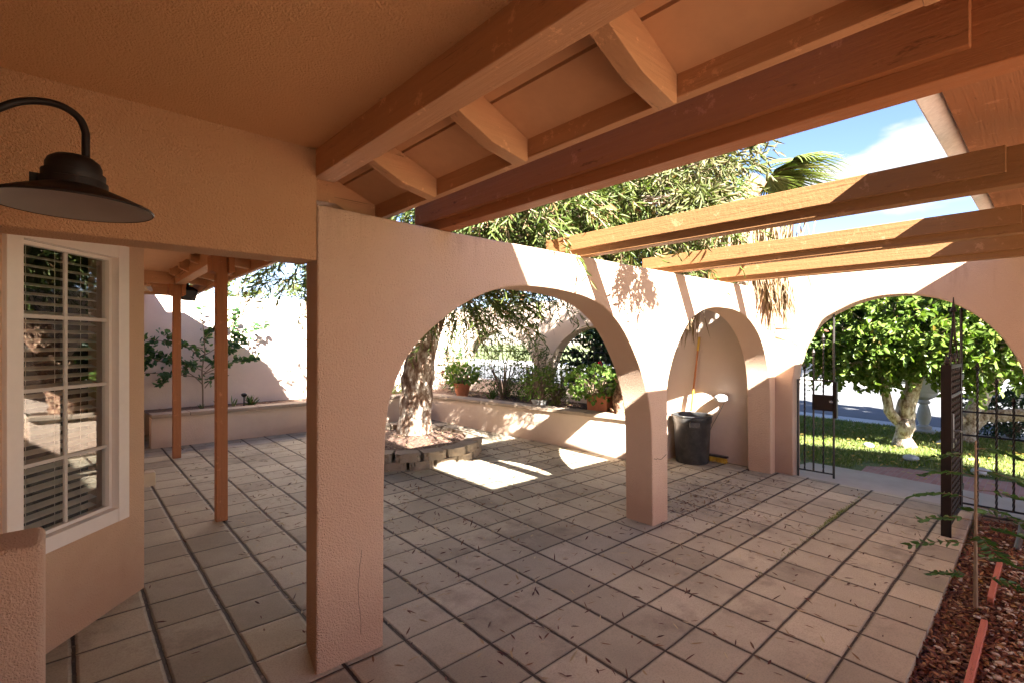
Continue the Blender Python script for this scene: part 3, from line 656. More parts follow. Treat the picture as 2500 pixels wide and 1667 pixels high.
# open gate leaf, swung inwards along X at y = .6
gl = thing('open_gate_leaf', 'dark iron gate leaf standing open, seen nearly edge on', 'gate', (6.22, .605, 0))
z0g = .035
gpart('frame', lambda b: (b.box(-.05,-.02,-.014,.014,z0g,1.375), b.box(-.86,-.83,-.014,.014,z0g,1.375),
      b.box(-.83,-.05,-.013,.013,z0g,z0g+.03), b.box(-.83,-.05,-.013,.013,1.345,1.375), b.box(-.83,-.05,-.013,.013,1.10,1.125)), gl, 'iron_dark')
gpart('latch_plate', lambda b: b.box(-.872,-.861,-.032,.034,-.03,1.385), gl, 'iron_dark')
for k in range(7):
    x = -.75+.105*k
    gpart('bar', lambda b: bar(b, (x,0,z0g+.03), (x,0,1.345), .009, True), gl)
def spire(b):
    for s in (-1, 1):
        b.tube([(-.45+s*q[0], 0, q[1]) for q in smooth_curve([(.36,1.375),(.33,1.43),(.26,1.44),(.20,1.50),(.10,1.62),(.03,1.78),(.005,1.83)],3)], .009, 6)
        b.tube([(-.45+s*q[0], 0, q[1]) for q in smooth_curve([(.16,1.375),(.15,1.45),(.10,1.47),(.06,1.44),(.08,1.40)],3)], .007, 6)
    b.lathe([(.006,0),(.025,.02),(.012,.05),(.003,.14)], c=(-.45,0,1.82), n=8)
    b.lathe([(.006,0),(.02,.02),(.01,.045),(.002,.10)], c=(-.845,0,1.38), n=8)
gpart('scroll_crest', spire, gl, 'iron_dark')
b = MB(); b.box(-.80,-.73,-.035,-.014,.70,.98); b.tube([(-.765,-.035,.84),(-.765,-.07,.84),(-.70,-.075,.83)], .009, 8); b.lathe([(.001,0),(.02,0),(.02,.02),(.001,.02)], n=12, M=Matrix.Translation((-.765,-.03,.76)) @ Matrix.Rotation(R(90),4,'X')); b.build('lock', M['iron_grey'], gl)
for zz in (.18, 1.22):
    b = MB(); b.box(-.02,.16,-.012,.012,zz,zz+.05); b.build('hinge', M['iron_dark'], gl)
def fence(y0, y1, z0, zr, lab, scroll=False):
    t = thing('arch_fence', lab, 'fence', (XG+.12, 0, 0))
    gpart('rail', lambda b: (bar(b, (0,y0,zr), (0,y1,zr), .008), bar(b, (0,y0,z0+.04), (0,y1,z0+.04), .007)), t)
    n = int((y1-y0)/.11)
    for k in range(1, n):
        y = y0+(y1-y0)*k/n; top = zr+.01 if scroll else zr+random.uniform(.04,.05)
        if scroll and k == n//2-2: top = zr+.25
        gpart('bar', lambda b: bar(b, (0,y,z0), (0,y,top), .006), t)
    if scroll:
        for c, s in ((4.95,1),(5.12,-1),(5.45,1)):
            def sc(b): b.tube([(0, c+s*.045*(1-i/26)*math.cos(i*.42), zr+.06+.045*(1-i/30)*math.sin(i*.42)) for i in range(22)], .005, 5)
            gpart('scroll', sc, t)
fence(6.36, 8.5, .835, 1.41, 'iron fence bars in the far left courtyard arch')
fence(3.95, 6.03, .855, 1.41, 'iron fence with scrolls in the nearer courtyard arch', True)
# ---------------------------------------------------------------- raised planters
def capped(name, pts, z, lab, capw=.26, basedz=0):
    """pts: polyline of front face (x,y); wall thickness .2 away to the right of travel"""
    t = thing(name, lab, 'planter')
    for i in range(len(pts)-1):
        p, q = Vector((*pts[i],0)), Vector((*pts[i+1],0)); d = (q-p); Ln = d.length; d.normalize(); nrm = Vector((d.y, -d.x, 0))
        Mx = Matrix(((d.x, nrm.x, 0, p.x), (d.y, nrm.y, 0, p.y), (0,0,1,0), (0,0,0,1)))
        b = MB(); b.box(-.0, Ln, 0, .2, -.02, z-.052, Mx); o = b.build('retaining_wall', M['stucco_low'], t, bevel=.01)
        bmesh_fix(o)
        b = MB(); n = max(1, int(Ln/.4)); 
        for k in range(n):
            b.box(Ln*k/n+.0015, Ln*(k+1)/n-.0015, -.035+random.uniform(-.004,.004), .24, z-.052+random.uniform(0,.003), z+random.uniform(-.003,.004), Mx)
        o = b.build('cap', M['cap'], t, bevel=.008); bmesh_fix(o)
    return t
def bmesh_fix(o):
    bm = bmesh.new(); bm.from_mesh(o.data); bmesh.ops.recalc_face_normals(bm, faces=bm.faces); bm.to_mesh(o.data); bm.free()
ZC = .615
capped('raised_planter', [(.88, 8.13), (5.17, 8.13)], ZC+.02, 'low stucco raised bed with stone cap under the back wall')
capped('raised_planter', [(5.24, 8.12), (5.62, 3.55)], ZC, 'low stucco raised bed with stone cap along the street side wall')
def soilbed(name, poly, z, lab):
    b = MB(); vs = [b.b.verts.new((x, y, z)) for x, y in poly]; f = b.b.faces.new(vs)
    if f.normal.z < 0: f.normal_flip()
    tag(b.build(name, M['soil']), lab, kind='structure')
soilbed('planter_soil', [(.9, 8.3), (5.42, 8.3), (5.8, 3.6), (6.35, 3.6), (6.35, 9.05), (.9, 9.05)], ZC-.035, 'leafy soil inside the raised beds')
b = MB(); b.box(5.62, 6.349, 3.42, 3.55, -.02, .60); b.build('end_wall', M['stucco_low'], bpy.data.objects['raised_planter.001'], bevel=.01)
b = MB(); b.box(-3.1, .86, 8.42, 8.62, -.02, .60); tag(b.build('side_planter_wall', M['stucco_low'], None, bevel=.01), 'short set back stucco bed wall at the far left', 'wall')
# ---------------------------------------------------------------- block ring round the tree
ringc = (3.42, 5.93)
def block(c, rz, L0, lab):
    b = MB(); L0 *= .985; hw = .095
    ptsb = [(-L0/2,-hw),(-L0*.30,-hw-.03),(L0*.30,-hw-.03),(L0/2,-hw),(L0*.42,hw),(-L0*.42,hw)]
    b.prism(ptsb, 0, .098, 'z')
    bmesh.ops.subdivide_edges(b.b, edges=b.b.edges[:], cuts=3, use_grid_fill=True)
    for v in b.b.verts:
        if v.co.y < -hw+.01: v.co.y += random.uniform(-.011, .011)
        v.co.z += random.uniform(-.0025,.0025); v.co.x += random.uniform(-.003,.003)
    o = b.build('ring_block', M['block'], None, smooth=True, angle=25); o.location = c; o.rotation_euler = (0,0,rz)
    return tag(o, lab, 'block', 'split face blocks of the tree ring')
nb = 20; RR = .93
ORD = ['first','second','third','fourth','fifth','sixth','seventh','eighth','ninth','tenth','eleventh']
for course in range(2):
    bl = []
    for k in range(nb):
        a = 2*math.pi*(k+.5*course)/nb; dx, dy = math.cos(a), math.sin(a); ph = math.atan2(ringc[1], ringc[0])+math.pi
        front = math.cos(a-ph) > 0; side = math.sin(a-ph); bl.append((front, side, a))
    for front in (True, False):
        row = sorted([q for q in bl if q[0] == front], key=lambda q: q[1])
        for r_, (f_, sd, a) in enumerate(row):
            x = ringc[0]+RR*math.cos(a); y = ringc[1]+RR*math.sin(a)
            block((x, y, zf(x,y)+course*.1-.005), a+math.pi/2 + random.uniform(-.03,.03), 2*math.pi*RR/nb,
              '%s split face block from the left, %s side of the tree ring, %s course' % (ORD[r_], 'near' if front else 'far', 'upper' if course else 'lower'))
b = MB(); b.lathe([(.86,0),(.6,.02),(.3,.045),(.01,.05)], c=(ringc[0], ringc[1], zf(*ringc)+.14), n=32); tag(b.build('ring_soil', M['soil'], None, smooth=True), 'leaf covered soil inside the block ring', kind='structure')
# ---------------------------------------------------------------- trees
def trunk_tube(name, pts, rads, mat, parent, n=14, rough=.12, seed=0):
    rs = random.Random(seed); P = []; Rd = []
    for i in range(len(pts)-1):
        for k in range(5):
            u = k/5; P.append(Vector(pts[i]).lerp(Vector(pts[i+1]), u)); Rd.append(rads[i]*(1-u)+rads[i+1]*u)
    P.append(Vector(pts[-1])); Rd.append(rads[-1])
    b = MB(); b.tube(P, Rd, n)
    ph = [rs.uniform(0,6.28) for _ in range(6)]
    for v in b.b.verts:
        c = min(P, key=lambda q: (q-v.co).length); d = v.co-c; a = math.atan2(d.y, d.x)
        f = 1+rough*(.5*math.sin(3*a+ph[0]+v.co.z*2)+.35*math.sin(5*a+ph[1]-v.co.z*5)+.5*math.sin(v.co.z*17+ph[2]+2*a)*.6+rs.uniform(-.5,.5)*.5)
        v.co = c+d*f
    return b.build(name, mat, parent, smooth=True, angle=180)
def branches(b, start, tips, r0=.03, sag=.1):
    for tp in tips:
        s = Vector(start); e = Vector(tp); m = s.lerp(e,.5)+Vector((random.uniform(-.1,.1),random.uniform(-.1,.1),random.uniform(0,.2)))
        pts = [s.lerp(m, .0), s.lerp(m,.5)*.5+s.lerp(e,.25)*.5, m, m.lerp(e,.5), e]
        b.tube(pts, [r0, r0*.8, r0*.55, r0*.35, r0*.12], 5, cap=False)
# --- ring tree
rt = thing('willow_tree', 'shaggy barked tree with weeping narrow leaves in the block ring', 'tree', (3.68, 6.08, 0))
O = Vector((3.68, 6.08, 0))
def rel(l, o=O): return [tuple(Vector(p)-o) for p in l]
trunk_tube('trunk', rel([(3.68,6.08,.10),(3.69,6.08,.35),(3.70,6.08,.8),(3.75,6.08,1.25),(3.83,6.06,1.55),(3.95,6.0,1.9),(4.0,5.8,2.5),(3.9,5.4,3.1)]), [.29,.235,.215,.215,.19,.16,.13,.09], M['bark'], rt, 18, .16, 3)
ells = [((3.9,5.6,3.0),(2.0,1.8,.8),120), ((3.4,3.7,3.1),(1.6,1.1,.6),250), ((4.4,3.2,3.0),(1.3,1.0,.6),240), ((2.7,3.1,2.85),(1.0,.8,.45),150),
        ((4.5,6.1,2.35),(1.5,.9,.50),150), ((3.9,5.2,2.1),(.8,.6,.32),90), ((5.0,4.9,2.6),(.8,.9,.4),60), ((2.2,5.9,2.6),(1.0,1.0,.5),130), ((2.9,4.6,2.6),(.9,.7,.4),90), ((4.8,3.1,3.2),(.9,.8,.55),230), ((3.77,3.33,2.75),(1.3,.6,.35),190), ((5.3,3.3,2.6),(.6,.5,.25),110)]
C_, D_ = [], []
for c, r, n in ells:
    p, d = ell_points(n, c, r, .2); C_.append(p); D_.append(unit(d*np.array([1,1,.35])))
C_ = np.vstack(C_); D_ = np.vstack(D_)
tips = [tuple(C_[i]-np.array(O)) for i in range(0, len(C_), 16)]
b = MB(); branches(b, tuple(Vector((4.0,5.8,2.5))-O), tips, .035); b.build('limbs', M['bark'], rt, smooth=True)
def twigs(name, C, Dn, ln, droop, o, parent):
    b = MB()
    for c, d in zip(C[::2], Dn[::2]):
        b.tube([c+d*ln*u-np.array((0,0,droop*ln*u*u))-np.array(o) for u in (-.2,.3,.65,1)], [.005,.004,.003,.0015], 3, cap=False)
    return b.build(name, M['twig'], parent)
twigs('twigs', C_, D_, .46, .55, O, rt)
P, Dd = strands(C_, D_, rng.uniform(.30,.62,len(C_)), 24, .55, .55)
k_ = P[:,0] > 1.55; P, Dd = P[k_], Dd[k_]
leafmesh('crown', P-np.array(O), Dd, rng.uniform(.07,.13,len(P)), rng.uniform(.013,.021,len(P)), M['willow'], rt, .2)
# --- second weeping tree with bronze leaves near the palm
O2 = np.array(O)
b = MB()
p, d = [], []
for c, r, n in [((5.25,2.95,3.25),(.6,.55,.42),90), ((5.6,2.8,2.8),(.3,.4,.22),30), ((3.95,2.05,3.15),(.42,.36,.22),60), ((4.5,2.5,3.25),(.4,.4,.25),50), ((5.8,3.9,3.1),(.7,.8,.5),80)]:
    a_, c_ = ell_points(n, c, r, .1); p.append(a_); d.append(unit(c_*np.array([1,1,.3])))
a_, c_ = ell_points(46, (3.19,1.62,2.52), (.20,.15,.10), .1); p.append(a_); d.append(unit(c_*np.array([1,1,.3]))*.45)
p = np.vstack(p); d = np.vstack(d); branches(b, (.9,-2.6,3.0), [tuple(q-O2) for q in p[::12]], .02); b.tube([(.3,-.3,2.4),(.5,-1.4,2.9),(.9,-2.6,3.0)], [.06,.04,.02], 7); b.build('upper_limbs', M['bark'], rt, smooth=True)
P, Dd = strands(p, d, rng.uniform(.2,.42,len(p)), 20, .5, .6)
leafmesh('bronze_leaves', P-O2, Dd, rng.uniform(.06,.11,len(P)), rng.uniform(.012,.020,len(P)), M['dryleaf'], rt, .25)
# --- palm
palm = thing('fan_palm', 'leaning fan palm with boots, straw skirt and green fans over the wall', 'palm tree', (5.78, 3.98, .55))
OP = Vector((5.78,3.98,.55))
tr = [(5.78,3.98,.50),(5.80,3.95,.9),(5.90,3.75,1.5),(6.02,3.4,2.2),(6.25,2.9,3.0),(6.38,2.48,3.6)]
trunk_tube('trunk', rel(tr, OP), [.24,.22,.16,.14,.13,.12], M['bark_palm'], palm, 16, .2, 5)
b = MB()
for k in range(85):                                   # old leaf bases
    u = (k/85)**1.25; i = u*2.6; j = int(i); c = Vector(tr[j]).lerp(Vector(tr[j+1]), i-j)-OP
    a = k*2.4; r = .20-.05*u; d = Vector((math.cos(a), math.sin(a), 0)); pz = c+d*r*.8; w_ = .045; tl = random.uniform(.09,.17)
    s = d.cross(Vector((0,0,1))); tip = pz+d*tl*.75+Vector((0,0,tl*.8))
    vs = [b.b.verts.new(q) for q in (pz-s*w_, pz+s*w_, tip+s*w_*.5, tip-s*w_*.5, pz-s*w_-Vector((0,0,.05)), pz+s*w_-Vector((0,0,.05)))]
    b.b.faces.new((vs[0],vs[1],vs[2],vs[3])); b.b.faces.new((vs[4],vs[3],vs[2],vs[5])); b.b.faces.new((vs[4],vs[0],vs[3])); b.b.faces.new((vs[5],vs[2],vs[1]))
b.build('boots', M['bark_palm'], palm)
def fan(base, dirv, plen, blen, droop, mat, name, nblade=34, spread=2.5):
    base = np.array(base, float); dirv = unit(np.array(dirv, float)); side = unit(np.cross(dirv, np.array([0,0,1.]))); up = np.cross(side, dirv)
    hub = base+dirv*plen
    b = MB(); b.tube([base-np.array(OP), (base+hub)/2+np.array([0,0,.02])-np.array(OP), hub-np.array(OP)], [.012,.009,.007], 6); 
    bm = b.b
    for k in range(nblade):
        a = (k/(nblade-1)-.5)*spread; dd = dirv*math.cos(a)+side*math.sin(a)+up*random.uniform(-.04,.04)
        Ls = blen*(.75+.25*math.cos(a))*random.uniform(.9,1.05); w_ = .021; pr = []
        for q in (0,.3,.6,.85,1):
            c = hub+dd*Ls*q+np.array([0,0,-1.])*droop*Ls*q**2.2; ww = w_*(.35+1.3*q if q < .4 else 1.0*(1.12-q))
            sd = unit(np.cross(dd, up))
            pr.append((bm.verts.new(Vector(c-sd*ww)-OP), bm.verts.new(Vector(c+up*ww*.5)-OP), bm.verts.new(Vector(c+sd*ww)-OP)))
        for i in range(4):
            for j in (0,1): bm.faces.new((pr[i][j], pr[i][j+1], pr[i+1][j+1], pr[i+1][j]))
    return b.build(name, mat, palm)
crown = (6.38, 2.45, 3.66)
for dv, pl, bl, dr in [((.75,-.75,.22),.18,.80,.14), ((.68,-.80,-.22),.16,.78,.14), ((.9,-.42,-.35),.14,.6,.2), ((.5,-.7,-.7),.12,.62,.1), ((.8,-.6,.0),.16,.8,.2), ((.2,-1,.2),.35,.6,.45), ((1,.1,.6),.35,.65,.3), ((-.5,.6,.8),.4,.6,.3), ((.6,.8,.5),.4,.6,.3), ((0,0.2,1),.4,.6,.2)]:
    fan(crown, dv, pl, bl, dr, M['palm'], 'green_frond')
# straw skirts
def skirt(c, n, ln, wd, spreadxy, lean=(0,0), name='dead_fronds'):
    c = np.array(c, float); P = c+rng.normal(size=(n,3))*np.array([spreadxy, spreadxy, .05]); 
    Dv = np.stack([rng.normal(size=n)*.16+lean[0], rng.normal(size=n)*.16+lean[1], -np.ones(n)], 1)
    leafmesh(name, P-np.array(OP), Dv, rng.uniform(.5,1,n)*ln, rng.uniform(.7,1.3,n)*wd, M['straw'], palm, .08)
skirt((5.90,2.17,2.42), 170, .62, .010, .10, (.10,-.06)); skirt((5.80,2.16,2.36), 60, .35, .008, .10, (.0,-.03)); skirt((6.0,2.14,2.34), 70, .72, .008, .06, (.20,-.06)); skirt((5.86,2.22,2.86), 260, .48, .020, .17, (-.12,.05)); skirt((6.02,3.22,2.10), 90, .62, .012, .08, (-.10,.12))
skirt((6.10,3.05,2.95), 240, .8, .020, .17, (-.1,-.1)); skirt((5.8,3.0,2.65), 90, .5, .022, .10, (-.25,.1))
skirt((4.85,3.6,2.75), 70, .5, .022, .08, (-.1,0)); skirt((5.2,3.4,3.2), 60, .5, .022, .08); skirt((6.2,2.75,3.2), 120, .6, .018, .12)
# --- street trees beyond the gate
def broad_tree(x, y, lab, trunkspec, ells, mat, leafl=.085, leafw=.045, per=9, seed=1):
    t = thing('garden_tree', lab, 'tree', (x, y, zf(x,y)), 0, 'garden trees beyond the gate'); o = Vector((x, y, zf(x,y)))
    for pts, rads in trunkspec: trunk_tube('trunk' if pts is trunkspec[0][0] else 'limb', pts, rads, M['bark_pale'], t, 12, .22, seed+len(pts))
    C, Dn = [], []
    for c, r, n in ells: p_, d_ = ell_points(n, c, r, .35); C.append(p_); Dn.append(unit(d_+rng.normal(size=d_.shape)*.4))
    C = np.vstack(C); Dn = np.vstack(Dn)
    b = MB(); branches(b, trunkspec[-1][0][-1], [tuple(q) for q in C[::24]], .03); branches(b, trunkspec[min(1,len(trunkspec)-1)][0][-1], [tuple(q) for q in C[12::24]], .03); b.build('branches', M['bark_pale'], t, smooth=True)
    P, Dd = strands(C, Dn, rng.uniform(.12,.26,len(C)), per, .35, .75)
    leafmesh('crown', P, Dd, rng.uniform(.7,1.15,len(P))*leafl, rng.uniform(.8,1.2,len(P))*leafw, mat, t, .22, 'oval')
    return t
broad_tree(9.75, 1.60, 'leafy tree with pale knobbly forked trunk on the lawn', [
    ([(0,0,-.04),(.0,.02,.12),(-.04,-.02,.28),(.05,.0,.38),(.02,-.02,.62),(.08,-.08,.85),(.12,-.12,1.15),(.2,-.2,1.5)], [.17,.10,.125,.11,.12,.10,.11,.07]),
    ([(-.02,.05,.33),(-.12,.16,.52),(-.12,.20,.75),(-.18,.26,1.0),(-.2,.32,1.25)], [.07,.07,.06,.07,.05])],
    [((0,0,1.85),(1.5,1.75,.68),1150), ((.1,.2,2.2),(1.3,1.5,.55),420), ((-.4,.5,1.3),(.7,.7,.30),200), ((-.2,-.9,1.5),(.9,.8,.5),260)], M['magnolia'], .10, .055, 9, 2)
broad_tree(11.1, 1.0, 'leaning pale tree with low sweeping branches right of the forked tree', [
    ([(0,0,-.04),(.02,-.05,.4),(.2,-.25,.9),(.5,-.55,1.4),(.7,-.9,1.9)], [.13,.12,.11,.09,.06]),
    ([(.0,.02,.12),(.08,-.2,.42),(.15,-.7,.5),(.2,-1.2,.62),(.4,-1.9,1.1)], [.09,.10,.10,.09,.05]),
    ([(-.05,.05,.3),(-.3,.2,.7),(-.5,.3,1.3)], [.07,.06,.04])],
    [((.8,-1.2,2.1),(1.7,1.8,.8),900), ((-.2,.4,2.2),(1.2,1.3,.6),350)], M['magnolia'], .10, .055, 9, 4)
# big tree added outside the view to put shade on the street
broad_tree(9.3, -5.5, 'unseen tall tree added on the right to shade the street', [([(0,0,0),(0,.1,2),(.1,0,4.2),(0,0,6)], [.3,.26,.2,.1])],
    [((0,0,6.0),(2.6,2.9,1.7),900)], M['hedge'], .26, .16, 10, 6)
# far trees and hedge masses behind walls and across the street
def bushy(name, x, y, z, r, n, mat, lab, cat='shrub', ll=.06, lw=.03, per=8, stem=True, sh=.3, group=None):
    t = thing(name, lab, cat, (x, y, z), 0, group); c, d = ell_points(n, (0,0,r[2]*.95), r, sh)
    c[:,2] = np.maximum(c[:,2], .02)
    if stem:
        b = MB(); branches(b, (0,0,-.02), [tuple(q) for q in c[::max(1,n//26)]], .010+.012*max(r)); b.build('stems', M['twig'], t, smooth=True)
    P, Dd = strands(c, unit(d+np.array([0,0,.3])), rng.uniform(.08,.2,n)*max(.5,min(2,max(r)*1.6)), per, .25, .8)
    leafmesh('foliage', P, Dd, rng.uniform(.7,1.2,len(P))*ll, rng.uniform(.8,1.2,len(P))*lw, mat, t, .2, 'oval')
    return t
bushy('dark_hedge', 7.3, 5.0, .05, (.45,1.25,1.1), 700, M['hedge'], 'dark glossy hedge filling the nearer fenced arch', 'hedge', .11, .05)
bushy('garden_bush', 12.3, .55, -.05, (.45,.62,.42), 380, M['hedge'], 'low dark green bush beyond the leaning tree', 'bush', .06, .03)
bushy('far_tree', 27, 17, 0, (3,4,2.6), 700, M['magnolia'], 'yellow green tree across the street, seen through the far left arch', 'tree', .35, .2, group='trees across the street')
bushy('far_tree', 27, 4, 0, (3,4.5,2.2), 700, M['magnolia'], 'tree across the street behind the forked tree', 'tree', .35, .2, group='trees across the street')
bushy('far_tree', 28, -5, 0, (3,4.5,2.4), 700, M['shrub'], 'tree across the street behind the leaning tree', 'tree', .35, .2, group='trees across the street')
bushy('overhanging_tree', 1.8, 10.6, 1.2, (2.0,1.0,1.0), 420, M['willow'], 'loose tree leaning over the back wall by the porch', 'tree', .11, .02, 16)
bushy('overhanging_tree', 5.2, 10.8, 1.3, (1.8,1.0,1.1), 380, M['willow'], 'loose tree rising behind the back wall corner', 'tree', .11, .02, 16)
bushy('boundary_tree', 7.9, 3.2, 1.1, (.9,.8,1.15), 500, M['shrub'], 'dark leafy tree just outside the wall beside the palm', 'tree', .09, .03, 12)
bushy('tall_shrub', 12.8, 5.6, 1.2, (1.2,1.6,1.7), 450, M['shrub'], 'leafy tree tops outside over the gate wall', 'tree', .10, .035, 10)
# ---------------------------------------------------------------- courtyard plants
ZS = ZC-.035
def geranium(x, y, z, r, n, lab):
    t = thing('geranium', lab, 'plant', (x, y, z)); c, d = ell_points(n, (0,0,r*.55), (r, r, r*.62), .45); c[:,2] = np.maximum(c[:,2], -.02)
    b = MB(); branches(b, (0,0,-.02), [tuple(q) for q in c[::8]], .008); b.build('stems', M['twig'], t)
    leafmesh('leaves', c, unit(d+rng.normal(size=d.shape)*.6), rng.uniform(.045,.075,n), rng.uniform(.05,.08,n), M['geranium'], t, .15, 'oval')
    return t
def flowers(t, spots, r=.03):
    P = []; 
    for s in spots: P.append(np.array(s)+rng.normal(size=(22,3))*r*.45)
    P = np.vstack(P); leafmesh('flower_heads', P, rng.normal(size=P.shape), .028, .024, M['red'], t, .1, 'oval')
pot = thing('flower_pot', 'round ribbed terracotta pot at the far corner of the raised bed', 'pot', (5.52,7.42,ZS))
b = MB(); b.lathe([(.10,0),(.13,.10),(.145,.19),(.158,.19),(.163,.25),(.150,.25),(.14,.22),(.001,.21)], n=28); b.build('body', M['terracotta'], pot, smooth=True)
g1 = geranium(5.52,7.42,ZS+.22,.34,340,'leafy geranium growing in the round terracotta pot'); flowers(g1, [(-.28,.22,.24)], .02)
sq = thing('square_planter', 'square terracotta planter on the raised bed edge', 'planter', (5.80,4.42,ZS), .12)
b = MB(); b.prism([(-.15,0),(.15,0),(.17,.20),(.175,.20),(.175,.24),(-.175,.24),(-.175,.20),(-.17,.20)], -.16, .16, 'y'); b.build('body', M['terracotta'], sq, bevel=.006)
g2 = geranium(5.74,4.50,ZS+.16,.44,620,'large pale green geranium with red flowers in the square planter'); flowers(g2, [(.1,0,.52),(.14,-.06,.47),(.08,.05,.48)], .03)
wp = thing('white_pot', 'low white pot with a bonsai like shrub on the bed edge', 'pot', (5.55,5.45,ZS))
b = MB(); b.lathe([(.07,0),(.10,.02),(.11,.07),(.125,.08),(.125,.10),(.10,.10),(.001,.09)], n=24); b.build('body', M['white'], wp, smooth=True)
bushy('jade_shrub', 5.55, 5.45, ZS+.09, (.28,.30,.27), 150, M['geranium'], 'small pale shrub growing from the white pot', 'plant', .04, .02, 7)
bushy('twiggy_shrub', 5.95, 6.75, ZS, (.42,.62,.55), 330, M['shrub'], 'upright twiggy shrub in front of the far fenced arch', 'shrub', .035, .015, 8)
bushy('twiggy_shrub', 6.05, 6.15, ZS, (.30,.34,.60), 230, M['shrub'], 'darker twiggy shrub against the pier between the two fenced arches', 'shrub', .035, .016, 8)
bushy('corner_shrub', 6.1, 8.45, ZS, (.25,.25,.62), 110, M['vine'], 'thin climbing shrub beside the far left arch', 'shrub', .05, .025, 7)
bushy('yellow_shrub', 5.85, 5.35, ZS, (.22,.30,.35), 110, M['grass'], 'yellow green feathery stems by the white pot', 'plant', .06, .012, 9)
bushy('low_weeds', 4.7, 8.55, ZS, (.45,.2,.08), 140, M['grass'], 'low green weeds in the corner of the bed', 'plant', .05, .015, 6, False)
def grasstuft(name, x, y, z, n, h, lab, sp=.05, cat='plant'):
    P = np.stack([x+rng.normal(size=n)*sp*.3, y+rng.normal(size=n)*sp*.3, np.full(n, z)],1); Dv = np.stack([rng.normal(size=n)*.45, rng.normal(size=n)*.45, np.ones(n)],1)
    return tag(leafmesh(name, P, Dv, rng.uniform(.6,1,n)*h, .012, M['shrub'], None, .3), lab, cat)
grasstuft('grass_tuft', 5.50, 6.55, ZS, 26, .26, 'spiky grass tuft by the bed edge below the twiggy shrub')
grasstuft('grass_tuft', 2.22, 8.5, ZS, 34, .20, 'spiky green tuft beside the path light on the back bed')
for k, (x, h) in enumerate([(1.25,.10),(1.55,.12),(1.75,.16),(1.95,.20)]): grasstuft('bulb_shoot', x, 8.45, ZS+.01, 5, h, ['tiny shoot farthest left on the back bed','second tiny shoot on the back bed','taller shoot left of the path light','leafy shoot next to the path light'][k], .03)
pl = thing('path_light', 'small black solar path light on the back bed', 'garden light', (2.10,8.42,ZS))
b = MB(); b.tube([(0,0,0),(0,0,.17)], .010, 8); b.build('stake', M['iron'], pl)
b = MB(); b.lathe([(.02,.16),(.035,.175),(.045,.20),(.03,.215),(.001,.22)], n=16); b.build('head', M['iron'], pl)
pl2 = thing('path_light', 'clear solar path light at the right end of the back bed', 'garden light', (3.02,8.5,ZS))
b = MB(); b.tube([(0,0,0),(0,0,.13)], .006, 8); b.build('stake', M['iron_grey'], pl2)
b = MB(); b.lathe([(.015,.12),(.035,.2),(.04,.205),(.001,.21)], n=16); b.build('head', M['beige'], pl2)
# espalier shrub on the back wall
es = thing('wall_shrub', 'espaliered shrub with sparse leafy branches against the back wall', 'shrub', (1.62, 8.72, ZS))
b = MB(); LP, LD = [], []
def limb(p, q, r, nl, sag=-.05):
    p, q = Vector(p), Vector(q); pts = [p.lerp(q,u)+Vector((random.uniform(-.02,.02),random.uniform(-.03,.03),-sag*4*u*(1-u))) for u in [i/6 for i in range(7)]]
    b.tube(pts, [r*(1-.12*i) for i in range(7)], 5)
    for i in range(nl):
        u = random.uniform(.25,1); k = min(5,int(u*6)); c = pts[k].lerp(pts[k+1], u*6-k)
        LP.append(c); LD.append((random.gauss(0,.8), random.gauss(0,.35)-.1, random.gauss(-.25,.5)))
limb((0,0,0),(.0,.05,1.6),.014,26)
for p, q, n in [((0,0,.35),(-.75,.0,.95),26),((0,0,.45),(-1.15,.0,.55),24),((0,0,.7),(-.55,-.05,1.15),26),((0,0,.9),(-1.2,0,1.05),18),((0,0,.6),(.62,0,1.05),36),((0,0,.8),(.95,0,1.30),34),((0,0,.5),(.75,-.02,.75),34),
                ((0,0,1.0),(.35,0,1.45),24),((-.5,0,.7),(-.9,0,.75),20),((.35,0,.95),(.45,0,1.5),22),((-.3,0,.6),(-.55,0,.38),18),((.0,0,.55),(-.45,0,.75),30),((0,0,.5),(.4,-.02,.9),30),((0,0,.3),(.3,0,.5),12)]:
    limb(p, q, .008, n)
b.build('stems', M['twig'], es, smooth=True)
LP = np.array([tuple(v) for v in LP]); LD = np.array(LD)
leafmesh('leaves', np.vstack([LP, LP+rng.normal(size=LP.shape)*.03]), np.vstack([LD, LD+.2]), rng.uniform(.055,.10,len(LP)*2), rng.uniform(.035,.06,len(LP)*2), M['vine'], es, .25, 'oval')
es2 = bushy('wall_vine', .72, 8.78, 1.05, (.22,.10,.30), 60, M['vine'], 'dark leaf clump on the back wall beside the house edge', 'vine', .075, .05, 5)
